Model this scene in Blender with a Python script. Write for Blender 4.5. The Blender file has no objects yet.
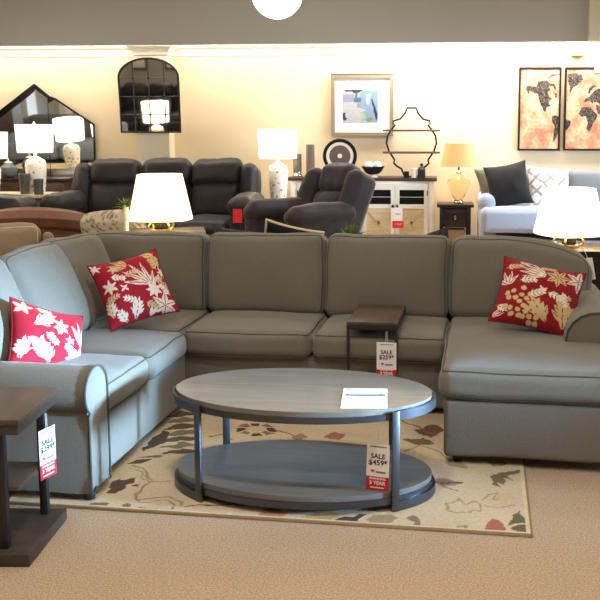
import bpy, bmesh, math, random
from mathutils import Vector, Matrix, noise
random.seed(7)
PI = math.pi
C = bpy.context.scene.collection
SC = bpy.context.scene

# ------------------------------------------------------------------ camera model
F, TH, CX, CY, H = 850.0, .113, 370.0, 227.0, 1.615
YAW = .075                # camera looks a little to the left of the room's long axis
PHI = .061                # the sectional is turned this much clockwise in the room
def ray(px, py):
    x = (px-CX)/F; up = (CY-py)/F
    y = math.cos(TH)+up*math.sin(TH); z = up*math.cos(TH)-math.sin(TH)
    return Vector((x*math.cos(YAW)-y*math.sin(YAW), x*math.sin(YAW)+y*math.cos(YAW), z))
def aty(px, py, Y):       # point of the room on the plane y = Y
    r = ray(px, py); return Vector((0, 0, H))+r*(Y/r.y)
def atz(px, py, z):
    r = ray(px, py); return Vector((0, 0, H))+r*((z-H)/r.z)
def SW(u, v, z=0):        # sofa-aligned floor coordinates -> room
    c, s = math.cos(PHI), math.sin(PHI)
    return Vector((c*u+s*v, -s*u+c*v, z))
def WS(p):
    c, s = math.cos(PHI), math.sin(PHI)
    return Vector((c*p.x-s*p.y, s*p.x+c*p.y, p.z))
def camvec(x, up, fwd):   # direction given as right / up / forward of the viewer
    return Vector((x*math.cos(YAW)-fwd*math.sin(YAW), x*math.sin(YAW)+fwd*math.cos(YAW), up))

# ------------------------------------------------------------------ materials
def lin(c):
    return tuple(((v/255)/12.92 if v/255 <= .04045 else (((v/255)+.055)/1.055)**2.4) for v in c)
def mat(name, col, rough=.6, metal=0., bump=0., scale=60., var=0., vscale=8., stretch=None, sheen=0., spec=.5, emit=None, estr=0., trans=0., ior=1.45, alpha=1., attr=None, coat=0., det=3., sub=0.):
    m = bpy.data.materials.new(name); m.use_nodes = True
    nt = m.node_tree; N = nt.nodes; L = nt.links
    b = N['Principled BSDF']
    c = lin(col)
    b.inputs['Base Color'].default_value = (*c, 1)
    b.inputs['Roughness'].default_value = rough
    b.inputs['Metallic'].default_value = metal
    b.inputs['Specular IOR Level'].default_value = spec
    b.inputs['IOR'].default_value = ior
    if sheen: b.inputs['Sheen Weight'].default_value = sheen; b.inputs['Sheen Roughness'].default_value = .4
    if trans: b.inputs['Transmission Weight'].default_value = trans
    if coat: b.inputs['Coat Weight'].default_value = coat
    if alpha < 1: b.inputs['Alpha'].default_value = alpha
    if emit is not None:
        b.inputs['Emission Color'].default_value = (*lin(emit), 1); b.inputs['Emission Strength'].default_value = estr
    tc = N.new('ShaderNodeTexCoord'); mp = N.new('ShaderNodeMapping')
    L.new(tc.outputs['Object'], mp.inputs['Vector'])
    if stretch: mp.inputs['Scale'].default_value = stretch
    src = None
    if attr:
        a = N.new('ShaderNodeAttribute'); a.attribute_name = attr; src = a.outputs['Color']
    if var:
        n = N.new('ShaderNodeTexNoise'); n.inputs['Scale'].default_value = vscale; n.inputs['Detail'].default_value = det
        L.new(mp.outputs[0], n.inputs['Vector'])
        r = N.new('ShaderNodeMapRange'); r.inputs['From Min'].default_value = .3; r.inputs['From Max'].default_value = .7
        r.inputs['To Min'].default_value = 1-var; r.inputs['To Max'].default_value = 1+var
        L.new(n.outputs['Fac'], r.inputs['Value'])
        mx = N.new('ShaderNodeVectorMath'); mx.operation = 'SCALE'
        if src: L.new(src, mx.inputs[0])
        else: mx.inputs[0].default_value = c
        L.new(r.outputs[0], mx.inputs['Scale'])
        src = mx.outputs[0]
    if src: L.new(src, b.inputs['Base Color'])
    if bump:
        n = N.new('ShaderNodeTexNoise'); n.inputs['Scale'].default_value = scale; n.inputs['Detail'].default_value = 4
        L.new(mp.outputs[0], n.inputs['Vector'])
        bp = N.new('ShaderNodeBump'); bp.inputs['Strength'].default_value = bump; bp.inputs['Distance'].default_value = .01
        L.new(n.outputs['Fac'], bp.inputs['Height']); L.new(bp.outputs[0], b.inputs['Normal'])
    return m
def wood(name, c1, c2, rough=.45, sc=(1.2, 14, 14), spec=.5, plank=0):
    m = mat(name, c1, rough, spec=spec)
    nt = m.node_tree; N = nt.nodes; L = nt.links; b = N['Principled BSDF']
    mp = [n for n in N if n.type == 'MAPPING'][0]; mp.inputs['Scale'].default_value = sc
    n = N.new('ShaderNodeTexNoise'); n.inputs['Scale'].default_value = 2.2; n.inputs['Detail'].default_value = 6; n.inputs['Roughness'].default_value = .65; n.inputs['Distortion'].default_value = .4
    L.new(mp.outputs[0], n.inputs['Vector'])
    r = N.new('ShaderNodeValToRGB'); r.color_ramp.elements[0].position = .32; r.color_ramp.elements[1].position = .68
    r.color_ramp.elements[0].color = (*lin(c2), 1); r.color_ramp.elements[1].color = (*lin(c1), 1)
    L.new(n.outputs['Fac'], r.inputs[0])
    out = r.outputs[0]
    if plank:
        tc = [q for q in N if q.type == 'TEX_COORD'][0]
        sp = N.new('ShaderNodeSeparateXYZ'); L.new(tc.outputs['Object'], sp.inputs[0])
        mul = N.new('ShaderNodeMath'); mul.operation = 'MULTIPLY'; mul.inputs[1].default_value = 1/plank; L.new(sp.outputs['Y'], mul.inputs[0])
        fr = N.new('ShaderNodeMath'); fr.operation = 'FRACT'; L.new(mul.outputs[0], fr.inputs[0])
        lt = N.new('ShaderNodeMath'); lt.operation = 'LESS_THAN'; lt.inputs[1].default_value = .03; L.new(fr.outputs[0], lt.inputs[0])
        mx = N.new('ShaderNodeMix'); mx.data_type = 'RGBA'; L.new(lt.outputs[0], mx.inputs[0]); L.new(out, mx.inputs[6]); mx.inputs[7].default_value = (*[v*.6 for v in lin(c2)], 1)
        out = mx.outputs[2]
    L.new(out, b.inputs['Base Color'])
    bp = N.new('ShaderNodeBump'); bp.inputs['Strength'].default_value = .15; bp.inputs['Distance'].default_value = .003
    L.new(n.outputs['Fac'], bp.inputs['Height']); L.new(bp.outputs[0], b.inputs['Normal'])
    return m

M = {}
M['sofa'] = mat('olive_grey_weave', (118, 113, 101), .85, bump=.35, scale=260, var=.06, vscale=90, sheen=.25, spec=.3)
M['sofa_pipe'] = mat('olive_grey_piping', (80, 76, 66), .85, bump=.2, scale=200, spec=.3)
M['red'] = mat('printed_cotton', (170, 30, 45), .85, bump=.15, scale=220, attr='pattern', sheen=.1, spec=.25)
M['red_pipe'] = mat('red_piping', (120, 24, 34), .85, spec=.25)
M['rug'] = mat('printed_pile', (205, 185, 150), .95, bump=.5, scale=160, attr='pattern', var=.09, vscale=70, spec=.1)
M['carpet'] = mat('beige_carpet', (190, 166, 138), .95, bump=.6, scale=210, var=.34, vscale=140, spec=.1, det=6)
M['wood_top'] = wood('weathered_grey_wood', (126, 121, 111), (104, 99, 90), .2, (.8, 9, 9), 1.0)
M['wood_shelf'] = wood('weathered_grey_wood_low', (118, 115, 110), (98, 95, 90), .3, (.8, 9, 9), .8)
M['wood_dark'] = wood('dark_grey_brown_wood', (76, 64, 54), (56, 47, 40), .4, (1.5, 12, 12))
M['wood_end'] = wood('brown_grey_oak', (92, 77, 62), (70, 58, 47), .4, (10, 1.2, 10))
M['wood_walnut'] = wood('walnut_brown', (88, 66, 54), (58, 42, 36), .4, (1.2, 10, 10))
M['metal'] = mat('gunmetal', (92, 94, 98), .34, .9, var=.05, vscale=12)
M['metal_dark'] = mat('dark_gunmetal', (66, 62, 60), .45, .7)
M['black'] = mat('black_iron', (22, 20, 20), .5, .3)
M['blackwood'] = wood('espresso_wood', (44, 32, 30), (28, 20, 20), .35)
M['leather'] = mat('charcoal_brown_leather', (36, 30, 31), .5, bump=.35, scale=30, var=.14, vscale=9, spec=.4, sheen=.12)
M['suede'] = mat('grey_suede', (52, 46, 49), .7, bump=.3, scale=30, var=.16, vscale=7, sheen=.3, spec=.3)
M['brown_leather'] = mat('saddle_brown_leather', (116, 76, 56), .5, bump=.25, scale=26, var=.16, vscale=8)
M['tan'] = mat('taupe_leather', (140, 122, 98), .6, bump=.2, scale=24, var=.1, vscale=7)
M['cream_pipe'] = mat('cream_welt', (226, 208, 172), .7)
M['wall'] = mat('cream_paint', (226, 207, 174), .85, bump=.05, scale=90, var=.015, vscale=3)
M['wall_grey'] = mat('taupe_paint', (150, 146, 136), .85, bump=.04, scale=80)
M['bulkhead'] = mat('greige_bulkhead_paint', (182, 180, 172), .85, bump=.04, scale=80)
M['white'] = mat('white_paint', (240, 236, 226), .6)
M['whitewash'] = wood('whitewashed_wood', (226, 206, 168), (202, 180, 140), .6)
M['panel'] = mat('panel_cream', (222, 212, 188), .8)
M['ceil'] = mat('ceiling_paint', (214, 210, 200), .9)
M['mirror'] = mat('mirror_glass', (225, 225, 220), .03, 1.)
M['mirror_dark_refl'] = mat('bevel_dark_reflection', (60, 52, 46), .08, .9)  # dark reflection on the mirror bevel, put into its base colour
M['shade_hot'] = mat('white_lamp_shade', (250, 246, 236), .8, emit=(255, 244, 222), estr=2.2)
M['shade_warm'] = mat('cream_lamp_shade', (250, 240, 210), .8, emit=(255, 234, 186), estr=1.9)
M['shade_gold'] = mat('gold_lamp_shade', (206, 168, 116), .8, emit=(255, 190, 110), estr=.35)
M['globe'] = mat('glowing_globe', (255, 252, 245), .5, emit=(255, 250, 240), estr=5)
M['gold'] = mat('antique_gold', (196, 164, 104), .38, .8)
M['amber_glass'] = mat('amber_glass', (255, 246, 226), .03, 0, trans=.97, spec=.6, ior=1.12)
M['chrome'] = mat('brushed_nickel', (190, 180, 170), .25, 1.)
M['ceramic'] = mat('white_ceramic', (238, 232, 220), .35)
M['mosaic'] = None
M['grey_vase'] = mat('blue_grey_glaze', (104, 108, 112), .35, var=.1, vscale=20)
M['silver_vase'] = mat('silvered_glass', (120, 122, 122), .3, .7, var=.15, vscale=30)
M['taupe_vase'] = mat('taupe_ceramic', (104, 88, 84), .6, var=.08, vscale=30)
M['blue_fabric'] = mat('pale_blue_fabric', (158, 168, 184), .85, bump=.2, scale=200, sheen=.2, spec=.3)
M['grey_fabric'] = mat('grey_fabric', (130, 132, 134), .85, bump=.2, scale=200, spec=.3)
M['black_fabric'] = mat('black_velvet', (11, 11, 15), .8, bump=.2, scale=120, sheen=.1)
M['olive_fabric'] = mat('moss_fabric', (112, 108, 88), .85, bump=.2, scale=120)
M['char_fabric'] = mat('charcoal_knit', (62, 61, 60), .9, bump=.7, scale=140, var=.25, vscale=80)
M['paper'] = mat('paper', (246, 244, 240), .7)
M['tag_white'] = mat('tag_white', (244, 236, 232), .6)
M['tag_red'] = mat('tag_red', (190, 40, 46), .6)
M['tag_orange'] = mat('tag_scarlet', (222, 50, 52), .6)
M['ink'] = mat('ink', (40, 30, 34), .7)
M['ink_grey'] = mat('grey_ink', (120, 122, 130), .7)
M['ink_pink'] = mat('pink_ink', (232, 200, 200), .7)
M['art'] = mat('printed_art', (200, 150, 120), .7, attr='pattern')
M['mat_board'] = mat('mat_board', (244, 242, 238), .8)
M['frame_gold'] = mat('champagne_frame', (158, 144, 122), .4, .45)
M['leaf'] = mat('leaf_green', (96, 118, 62), .6, var=.25, vscale=30)
M['soil'] = mat('soil', (60, 46, 36), .95)
M['dark_glass'] = mat('dark_pane', (26, 26, 26), .1, spec=.7)
M['box'] = mat('printed_card', (170, 140, 104), .8, var=.1, vscale=30)
M['white_fabric'] = mat('patterned_grey_white', (214, 210, 204), .85, attr='pattern', bump=.2, scale=120)
M['beige_print'] = mat('beige_scribble_fabric', (190, 176, 150), .85, attr='pattern', bump=.2, scale=120)
M['foot'] = mat('dark_foot', (30, 24, 22), .5)
def mosaic():
    m = mat('pierced_white_ceramic', (236, 230, 218), .4)
    N = m.node_tree.nodes; L = m.node_tree.links; b = N['Principled BSDF']; mp = [n for n in N if n.type == 'MAPPING'][0]
    v = N.new('ShaderNodeTexVoronoi'); v.inputs['Scale'].default_value = 26; L.new(mp.outputs[0], v.inputs['Vector'])
    r = N.new('ShaderNodeValToRGB'); r.color_ramp.elements[0].position = .2; r.color_ramp.elements[1].position = .34
    r.color_ramp.elements[0].color = (*lin((120, 108, 92)), 1); r.color_ramp.elements[1].color = (*lin((240, 234, 222)), 1)
    L.new(v.outputs['Distance'], r.inputs[0]); L.new(r.outputs[0], b.inputs['Base Color'])
    bp = N.new('ShaderNodeBump'); bp.inputs['Strength'].default_value = .5; bp.inputs['Distance'].default_value = .01
    L.new(v.outputs['Distance'], bp.inputs['Height']); L.new(bp.outputs[0], b.inputs['Normal'])
    return m
M['mosaic'] = mosaic()

# ------------------------------------------------------------------ scene graph helpers
def obj(name, bm, m, parent=None, smooth=True, label=None):
    me = bpy.data.meshes.new(name)
    bmesh.ops.recalc_face_normals(bm, faces=bm.faces[:])
    bm.to_mesh(me); bm.free()
    me.materials.append(M[m] if isinstance(m, str) else m)
    if smooth:
        for p in me.polygons: p.use_smooth = True
        try: me.set_sharp_from_angle(angle=math.radians(38))
        except Exception: pass
    o = bpy.data.objects.new(name, me); C.objects.link(o)
    if parent: o.parent = parent
    if label: o['label'] = label
    return o
def tag(o, label, cat, group=None):
    o['label'] = label; o['category'] = cat
    if group: o['group'] = group
    return o
def thing(name, label, cat, loc=(0, 0, 0), rz=0, group=None):
    o = bpy.data.objects.new(name, None); C.objects.link(o)
    o.location = loc; o.rotation_euler = (0, 0, rz); o.empty_display_size = .1
    return tag(o, label, cat, group)
def struct(name, bm, m, smooth=False):
    o = obj(name, bm, m, None, smooth); o['kind'] = 'structure'; return o
def dup(root, loc, rz=0, label=None, group=None):
    r = root.copy(); C.objects.link(r); r.location = loc; r.rotation_euler = (0, 0, rz)
    if label: r['label'] = label
    if group: r['group'] = group
    for ch in list(root.children):
        c = ch.copy(); C.objects.link(c); c.parent = r
        for g in list(ch.children):
            d = g.copy(); C.objects.link(d); d.parent = c
    return r
def nb(): return bmesh.new()

# ------------------------------------------------------------------ shape helpers
def box(bm, x0, x1, y0, y1, z0, z1, bev=0., T=None, seg=2):
    r = bmesh.ops.create_cube(bm, size=1)
    vs = r['verts']
    for v in vs:
        v.co = Vector(((x0+x1)/2+v.co.x*(x1-x0), (y0+y1)/2+v.co.y*(y1-y0), (z0+z1)/2+v.co.z*(z1-z0)))
    if bev:
        es = list({e for v in vs for e in v.link_edges})
        rr = bmesh.ops.bevel(bm, geom=es, offset=bev, segments=seg, affect='EDGES', profile=.5)
        vs = rr['verts']+[v for v in vs if v.is_valid]
        vs = list({v for f in rr['faces'] for v in f.verts} | {v for v in vs if v.is_valid})
        # gather the whole island
        seen = set(vs); st = list(vs)
        while st:
            a = st.pop()
            for e in a.link_edges:
                o = e.other_vert(a)
                if o not in seen: seen.add(o); st.append(o)
        vs = list(seen)
    if T is not None:
        for v in vs: v.co = T @ v.co
    return bm
def bxo(x0, x1, y0, y1, z0, z1, bev=0.): return box(nb(), x0, x1, y0, y1, z0, z1, bev)
def tube(bm, pts, r, seg=8, closed=False, flat=1.):
    pts = [Vector(p) for p in pts]; n = len(pts); rings = []
    up = None
    for i, p in enumerate(pts):
        if closed: d = pts[(i+1) % n]-pts[i-1]
        else: d = pts[min(i+1, n-1)]-pts[max(i-1, 0)]
        if d.length < 1e-9: d = Vector((0, 0, 1))
        d.normalize()
        if up is None: up = d.orthogonal().normalized()
        up = (up-d*up.dot(d))
        if up.length < 1e-6: up = d.orthogonal()
        up.normalize(); s = d.cross(up)
        rr = r[i] if isinstance(r, (list, tuple)) else r
        rings.append([bm.verts.new(p+(up*math.cos(2*PI*k/seg)+s*math.sin(2*PI*k/seg)*flat)*rr) for k in range(seg)])
    m = n if closed else n-1
    for i in range(m):
        a, b = rings[i], rings[(i+1) % n]
        off = 0
        if closed and i == n-1:
            off = min(range(seg), key=lambda q: (a[0].co-b[q].co).length)
        for k in range(seg):
            bm.faces.new((a[k], a[(k+1) % seg], b[(k+1+off) % seg], b[(k+off) % seg]))
    if not closed:
        bm.faces.new(rings[0][::-1]); bm.faces.new(rings[-1])
    return bm
def lathe(bm, prof, cx=0, cy=0, cz=0, seg=28, sq=None, cap=True):
    rings = []
    for (r, z) in prof:
        ring = []
        for k in range(seg):
            a = 2*PI*(k+.5)/seg; c, s = math.cos(a), math.sin(a)
            q = 1.
            if sq: q = 1/max(abs(c), abs(s))**sq
            ring.append(bm.verts.new((cx+r*c*q, cy+r*s*q, cz+z)))
        rings.append(ring)
    for i in range(len(rings)-1):
        for k in range(seg):
            bm.faces.new((rings[i][k], rings[i][(k+1) % seg], rings[i+1][(k+1) % seg], rings[i+1][k]))
    if cap:
        bm.faces.new(rings[0][::-1]); bm.faces.new(rings[-1])
    return bm
def prism(bm, poly, a, b, axis='y', bev=0.):
    """closed outline in the plane across `axis`, extruded from a to b along it"""
    def mk(p, t):
        return {'y': (p[0], t, p[1]), 'x': (t, p[0], p[1]), 'z': (p[0], p[1], t)}[axis]
    A = [bm.verts.new(mk(p, a)) for p in poly]; B = [bm.verts.new(mk(p, b)) for p in poly]
    n = len(poly)
    fa = bm.faces.new(A[::-1]); fb = bm.faces.new(B)
    for i in range(n): bm.faces.new((A[i], A[(i+1) % n], B[(i+1) % n], B[i]))
    if bev:
        es = list({e for f in (fa, fb) for e in f.edges})
        bmesh.ops.bevel(bm, geom=es, offset=bev, segments=3, affect='EDGES', profile=.5)
    return bm
class Soft:
    """rounded, slightly overstuffed box; .pt(q) gives a surface point for q on the sharp box"""
    def __init__(s, w, d, h, r, bul=(0, 0, 0), T=None, wr=.004, seed=0., sag=0.):
        s.h = Vector((w/2, d/2, h/2)); s.r = min(r, *(x*.98 for x in s.h)); s.b = bul; s.T = T or Matrix(); s.wr = wr; s.seed = seed; s.sag = sag
    def loc(s, q):
        i = s.h-Vector((s.r,)*3)
        c = Vector((max(-i[k], min(i[k], q[k])) for k in range(3)))
        d = q-c
        p = c+(d.normalized()*s.r if d.length > 1e-9 else d)
        f = [1-min(1, abs(q[k]/s.h[k]))**2.4 for k in range(3)]
        e = [p[k]/s.h[k] for k in range(3)]
        p2 = Vector(p)
        p2.z += e[2]*s.b[2]*f[0]*f[1]; p2.y += e[1]*s.b[1]*f[0]*f[2]; p2.x += e[0]*s.b[0]*f[1]*f[2]
        if s.sag: p2.z -= s.sag*(max(0, e[2]))*(1-abs(q.x/s.h.x)**2)
        if s.wr:
            n = noise.noise_vector(Vector((p.x*4+s.seed*7.3, p.y*4, p.z*4+s.seed)))
            n2 = noise.noise_vector(Vector((p.x*13+s.seed*3, p.y*9, p.z*5+s.seed)))
            p2 += n*s.wr*1.6+n2*s.wr*.5
        return p2
    def pt(s, q): return s.T @ s.loc(Vector(q))
    def mesh(s, bm, n=16):
        def ticks(h):
            r = s.r
            t = [-h+r*(1-math.tan(PI/4*(1-k/4))) for k in range(4)]
            ins = max(2, int(n)); t += [-(h-r)+2*(h-r)*k/ins for k in range(ins+1)]
            t += [-x for x in t[:4]][::-1]
            return t
        tx, ty, tz = ticks(s.h.x), ticks(s.h.y), ticks(s.h.z)
        cache = {}
        def V(x, y, z):
            k = (round(x, 5), round(y, 5), round(z, 5))
            if k not in cache: cache[k] = bm.verts.new(s.pt((x, y, z)))
            return cache[k]
        def face(A, B, f):
            for i in range(len(A)-1):
                for j in range(len(B)-1):
                    q = (f(A[i], B[j]), f(A[i+1], B[j]), f(A[i+1], B[j+1]), f(A[i], B[j+1]))
                    try: bm.faces.new(q)
                    except ValueError: pass
        for sg in (-1, 1):
            face(tx, ty, lambda a, b: V(a, b, sg*s.h.z))
            face(tx, tz, lambda a, b: V(a, sg*s.h.y, b))
            face(ty, tz, lambda a, b: V(sg*s.h.x, a, b))
        return bm
    def loop(s, axis, sg, n=14):
        """points round the edge of one face (axis, sign)"""
        h = s.h; o = [k for k in range(3) if k != axis]; pts = []
        def q(a, b):
            v = [0, 0, 0]; v[axis] = sg*h[axis]; v[o[0]] = a; v[o[1]] = b; return v
        A, B = h[o[0]], h[o[1]]; ia, ib = A-s.r*.6, B-s.r*.6
        for k in range(n): pts.append(q(-ia+2*ia*k/n, -B))
        for k in range(5): t = PI/2*k/5; pts.append(q(ia+(A-ia)*math.sin(t), -ib-(B-ib)*math.cos(t)))
        for k in range(n): pts.append(q(A, -ib+2*ib*k/n))
        for k in range(5): t = PI/2*k/5; pts.append(q(ia+(A-ia)*math.cos(t), ib+(B-ib)*math.sin(t)))
        for k in range(n): pts.append(q(ia-2*ia*k/n, B))
        for k in range(5): t = PI/2*k/5; pts.append(q(-ia-(A-ia)*math.sin(t), ib+(B-ib)*math.cos(t)))
        for k in range(n): pts.append(q(-A, ib-2*ib*k/n))
        for k in range(5): t = PI/2*k/5; pts.append(q(-ia-(A-ia)*math.cos(t), -ib-(B-ib)*math.sin(t)))
        return [s.pt(p) for p in pts]
def TR(x, y, z, rx=0, ry=0, rz=0):
    return Matrix.Translation((x, y, z)) @ Matrix.Rotation(rz, 4, 'Z') @ Matrix.Rotation(ry, 4, 'Y') @ Matrix.Rotation(rx, 4, 'X')
def softo(name, m, parent, c, size, r, bul=(0, 0, 0), rot=(0, 0, 0), wr=.004, seed=0., n=14, pipes=(), pm=None, pr=.005, sag=0., label=None):
    s = Soft(*size, r, bul, TR(*c, *rot), wr, seed, sag)
    o = obj(name, s.mesh(nb(), n), m, parent, label=label)
    if pipes:
        bm = nb()
        for ax, sg in pipes: tube(bm, s.loop(ax, sg), pr, 6, True)
        obj('piping', bm, pm, o)
    return o

def inpoly(p, poly):
    x, y = p; c = False; n = len(poly)
    for i in range(n):
        x1, y1 = poly[i]; x2, y2 = poly[i-1]
        if (y1 > y) != (y2 > y) and x < (x2-x1)*(y-y1)/(y2-y1)+x1: c = not c
    return c
def paint(me, fn):
    """fn(vertex index) -> sRGB 0..255 colour, stored per vertex as the printed pattern"""
    at = me.color_attributes.new('pattern', 'FLOAT_COLOR', 'POINT')
    flat = []
    for i in range(len(me.vertices)): flat.extend((*lin(fn(i)), 1))
    at.data.foreach_set('color', flat)
def grid_sheet(name, P, nx, ny, fn, m, parent, thick=None):
    """sheet: P(s,t) point, fn(s,t) colour"""
    me = bpy.data.meshes.new(name); vs = []; st = []
    for j in range(ny+1):
        for i in range(nx+1):
            s, t = i/nx, j/ny; vs.append(P(s, t)); st.append((s, t))
    fs = [(j*(nx+1)+i, j*(nx+1)+i+1, (j+1)*(nx+1)+i+1, (j+1)*(nx+1)+i) for j in range(ny) for i in range(nx)]
    me.from_pydata([tuple(v) for v in vs], [], fs); me.materials.append(M[m])
    paint(me, lambda i: fn(*st[i]))
    o = bpy.data.objects.new(name, me); C.objects.link(o); o.parent = parent
    return o
def textmesh(name, s, size, m, parent, T, bold=0., align='CENTER'):
    cu = bpy.data.curves.new(name, 'FONT'); cu.body = s; cu.size = size; cu.align_x = align; cu.align_y = 'CENTER'; cu.offset = bold; cu.extrude = .0003; cu.resolution_u = 3
    t = bpy.data.objects.new(name, cu); C.objects.link(t)
    bpy.context.view_layer.update()
    me = bpy.data.meshes.new_from_object(t.evaluated_get(bpy.context.evaluated_depsgraph_get()))
    bpy.data.objects.remove(t); me.name = name
    me.transform(T); me.materials.clear(); me.materials.append(M[m])
    o = bpy.data.objects.new(name, me); C.objects.link(o); o.parent = parent
    return o

# ================================================================== ROOM
YB = 10.5
XL, XR, YF = -8.2, 4.6, -2.6
struct('floor', bxo(XL-.2, XR+.2, YF-.2, YB+.2, -.1, 0), 'carpet')
struct('wall_back', bxo(XL, XR, YB, YB+.15, 0, 3.6), 'wall')
struct('wall_left', bxo(XL-.15, XL, YF, YB+.15, 0, 3.6), 'wall_grey')
struct('wall_front', bxo(XL, XR, YF-.15, YF, 0, 3.6), 'wall_grey')
bm = nb()                                     # right wall with a shop window
WY0, WY1, WZ0, WZ1 = 1.8, 8.4, .3, 2.3
box(bm, XR, XR+.15, YF, WY0, 0, 3.6); box(bm, XR, XR+.15, WY1, YB+.15, 0, 3.6)
box(bm, XR, XR+.15, WY0, WY1, 0, WZ0); box(bm, XR, XR+.15, WY0, WY1, WZ1, 3.6)
struct('wall_right', bm, 'wall_grey')
bm = nb()
for y in (WY0, (WY0+WY1)/2-.03, WY1-.06): box(bm, XR+.03, XR+.1, y, y+.06, WZ0, WZ1)
for z in (WZ0, WZ1-.06): box(bm, XR+.03, XR+.1, WY0, WY1, z, z+.06)
struct('window_1', bm, 'metal_dark')
struct('ceiling', bxo(XL, XR, YF, 9.72, 3.6, 3.7), 'ceil')
# grey bulkhead in front of a lit alcove
pR = aty(586, 44, 9.7)
struct('trim_1', bxo(XL, pR.x, 9.62, 9.72, 2.588, 3.6), 'bulkhead')
struct('trim_2', bxo(pR.x, XR, 9.52, 9.72, 2.585, 3.6), 'panel')
struct('trim_3', bxo(XL, XR, 9.72, YB, 2.82, 2.9), 'white')     # alcove ceiling
# crown moulding profile running along the wall, stepping round the pilasters
def crown(bm, path, zt=2.66):
    prof = [(0, -.13), (.012, -.13), (.02, -.10), (.05, -.055), (.085, -.03), (.095, 0), (0, 0)]
    n = len(path); rows = []
    for i, p in enumerate(path):
        p = Vector(p)
        d1 = (Vector(path[i])-Vector(path[i-1])).normalized() if i > 0 else None
        d2 = (Vector(path[i+1])-Vector(path[i])).normalized() if i < n-1 else None
        n1 = Vector((d1.y, -d1.x)) if d1 else None; n2 = Vector((d2.y, -d2.x)) if d2 else None
        if n1 and n2:
            m_ = (n1+n2); m_ = m_/max(.2, m_.dot(n1))
        else: m_ = n1 or n2
        rows.append([bm.verts.new((p.x+m_.x*o, p.y+m_.y*o, zt+z)) for o, z in prof])
    for a, b in zip(rows, rows[1:]):
        for k in range(len(prof)): bm.faces.new((a[k], a[(k+1) % len(prof)], b[(k+1) % len(prof)], b[k]))
    return bm
pa = aty(137, 150, YB-.22).x; pb = aty(169.5, 150, YB-.22).x
pc = aty(573, 60, YB-.22).x; pd = aty(586, 60, YB-.16).x
struct('trim_4', bxo(pa, pb, YB-.22, YB, 0, 2.82), 'panel')      # pilaster behind the arched mirror
struct('trim_5', bxo(pc, pd, YB-.16, YB, 2.50, 2.82), 'wall')      # dropped beam end at the far right
struct('trim_6', crown(nb(), [(XL, YB), (pa, YB), (pa, YB-.22), (pb, YB-.22), (pb, YB), (pc, YB), (pc, YB-.16), (pd, YB-.16), (pd, YB), (XR, YB)]), 'white')
struct('baseboard_back', bxo(XL, XR, YB-.02, YB, 0, .12), 'white')

# ================================================================== RUG
rug = thing('area_rug', 'large beige area rug with leaf and scroll patterns under the coffee table', 'rug', SW(-1.0, 4.0, 0), -PHI)
RU0, RU1, RV0, RV1 = -2.05, .207, 3.287, 4.95
def RP(px, py): q = WS(atz(px, py, .012)); return (q.x, q.y)
shapes = []   # (polygon in sofa floor coords, colour)
def rp(pts, col): shapes.append(([RP(*p) for p in pts], col))
def rl(pts, w, col):
    q = [RP(*p) for p in pts]
    for a, b in zip(q, q[1:]):
        dx, dy = b[0]-a[0], b[1]-a[1]; l = math.hypot(dx, dy) or 1; nx, ny = -dy/l*w/2, dx/l*w/2
        shapes.append(([(a[0]+nx, a[1]+ny), (b[0]+nx, b[1]+ny), (b[0]-nx, b[1]-ny), (a[0]-nx, a[1]-ny)], col))
GRN, RST, BRN, CHA, GLD, TAU = (84, 82, 58), (158, 92, 64), (112, 88, 66), (52, 44, 38), (176, 146, 96), (152, 134, 108)
rp([(507, 524), (513, 517), (519, 511), (526, 519), (528, 522)], GRN); rp([(508, 527), (529, 524), (530, 533), (520, 534)], GRN)
rp([(481, 531), (488, 524), (496, 520), (503, 524), (504, 528), (499, 533), (490, 534)], RST)
rp([(490, 478), (500, 473), (520, 470), (522, 473), (508, 475), (511, 481), (503, 477), (507, 487), (497, 482), (502, 488), (492, 484)], (98, 86, 62))
rp([(436, 479), (450, 480), (464, 482), (455, 486), (440, 485)], (150, 110, 92)); rl([(437, 484), (452, 482), (464, 482)], .008, CHA); rl([(430, 478), (446, 487), (456, 492)], .008, BRN)
rl([(447, 503), (449, 510), (458, 513), (468, 513), (474, 509), (480, 512), (481, 505), (473, 501), (466, 504), (458, 500), (452, 504), (447, 503)], .010, (172, 140, 104))
rl([(480, 500), (488, 494), (497, 493), (494, 500), (506, 497), (502, 503), (513, 505), (498, 507), (485, 506)], .010, (172, 140, 104))
rp([(498, 495), (515, 492), (512, 497), (520, 498), (508, 502), (511, 505), (500, 503)], (200, 176, 138))
rl([(453, 531), (460, 527), (467, 525), (468, 530), (453, 531)], .010, TAU)
rp([(386, 515), (394, 505), (402, 502), (407, 508), (406, 513), (397, 516)], (196, 178, 144)); rp([(407, 519), (414, 516), (420, 518), (420, 524), (414, 527), (410, 526), (413, 522)], (120, 108, 94))
rp([(366, 520), (375, 515), (389, 515), (398, 519), (389, 523), (372, 524)], TAU); rp([(343, 518), (352, 515), (356, 511), (368, 512), (364, 519), (352, 521)], (214, 196, 162))
rp([(337, 521), (346, 517), (353, 517), (357, 514), (366, 515), (360, 519), (363, 523), (350, 523)], CHA)
rp([(300, 518), (316, 512), (330, 511), (345, 514), (335, 520), (318, 521)], GLD)
rp([(254, 518), (262, 510), (276, 508), (287, 513), (280, 518), (265, 519)], (176, 118, 84)); rp([(256, 517), (270, 516), (282, 519), (262, 520)], RST)
rl([(186, 507), (200, 504), (214, 506), (232, 503), (244, 506)], .012, (92, 66, 52))
for x in (146, 163): rp([(x-6, 508), (x+3, 508), (x+5, 511), (x-5, 511)], CHA)
rp([(121, 505), (127, 503), (130, 507), (124, 510), (119, 509)], BRN); rp([(92, 504), (104, 502), (112, 504), (106, 508), (94, 508)], BRN)
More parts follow.
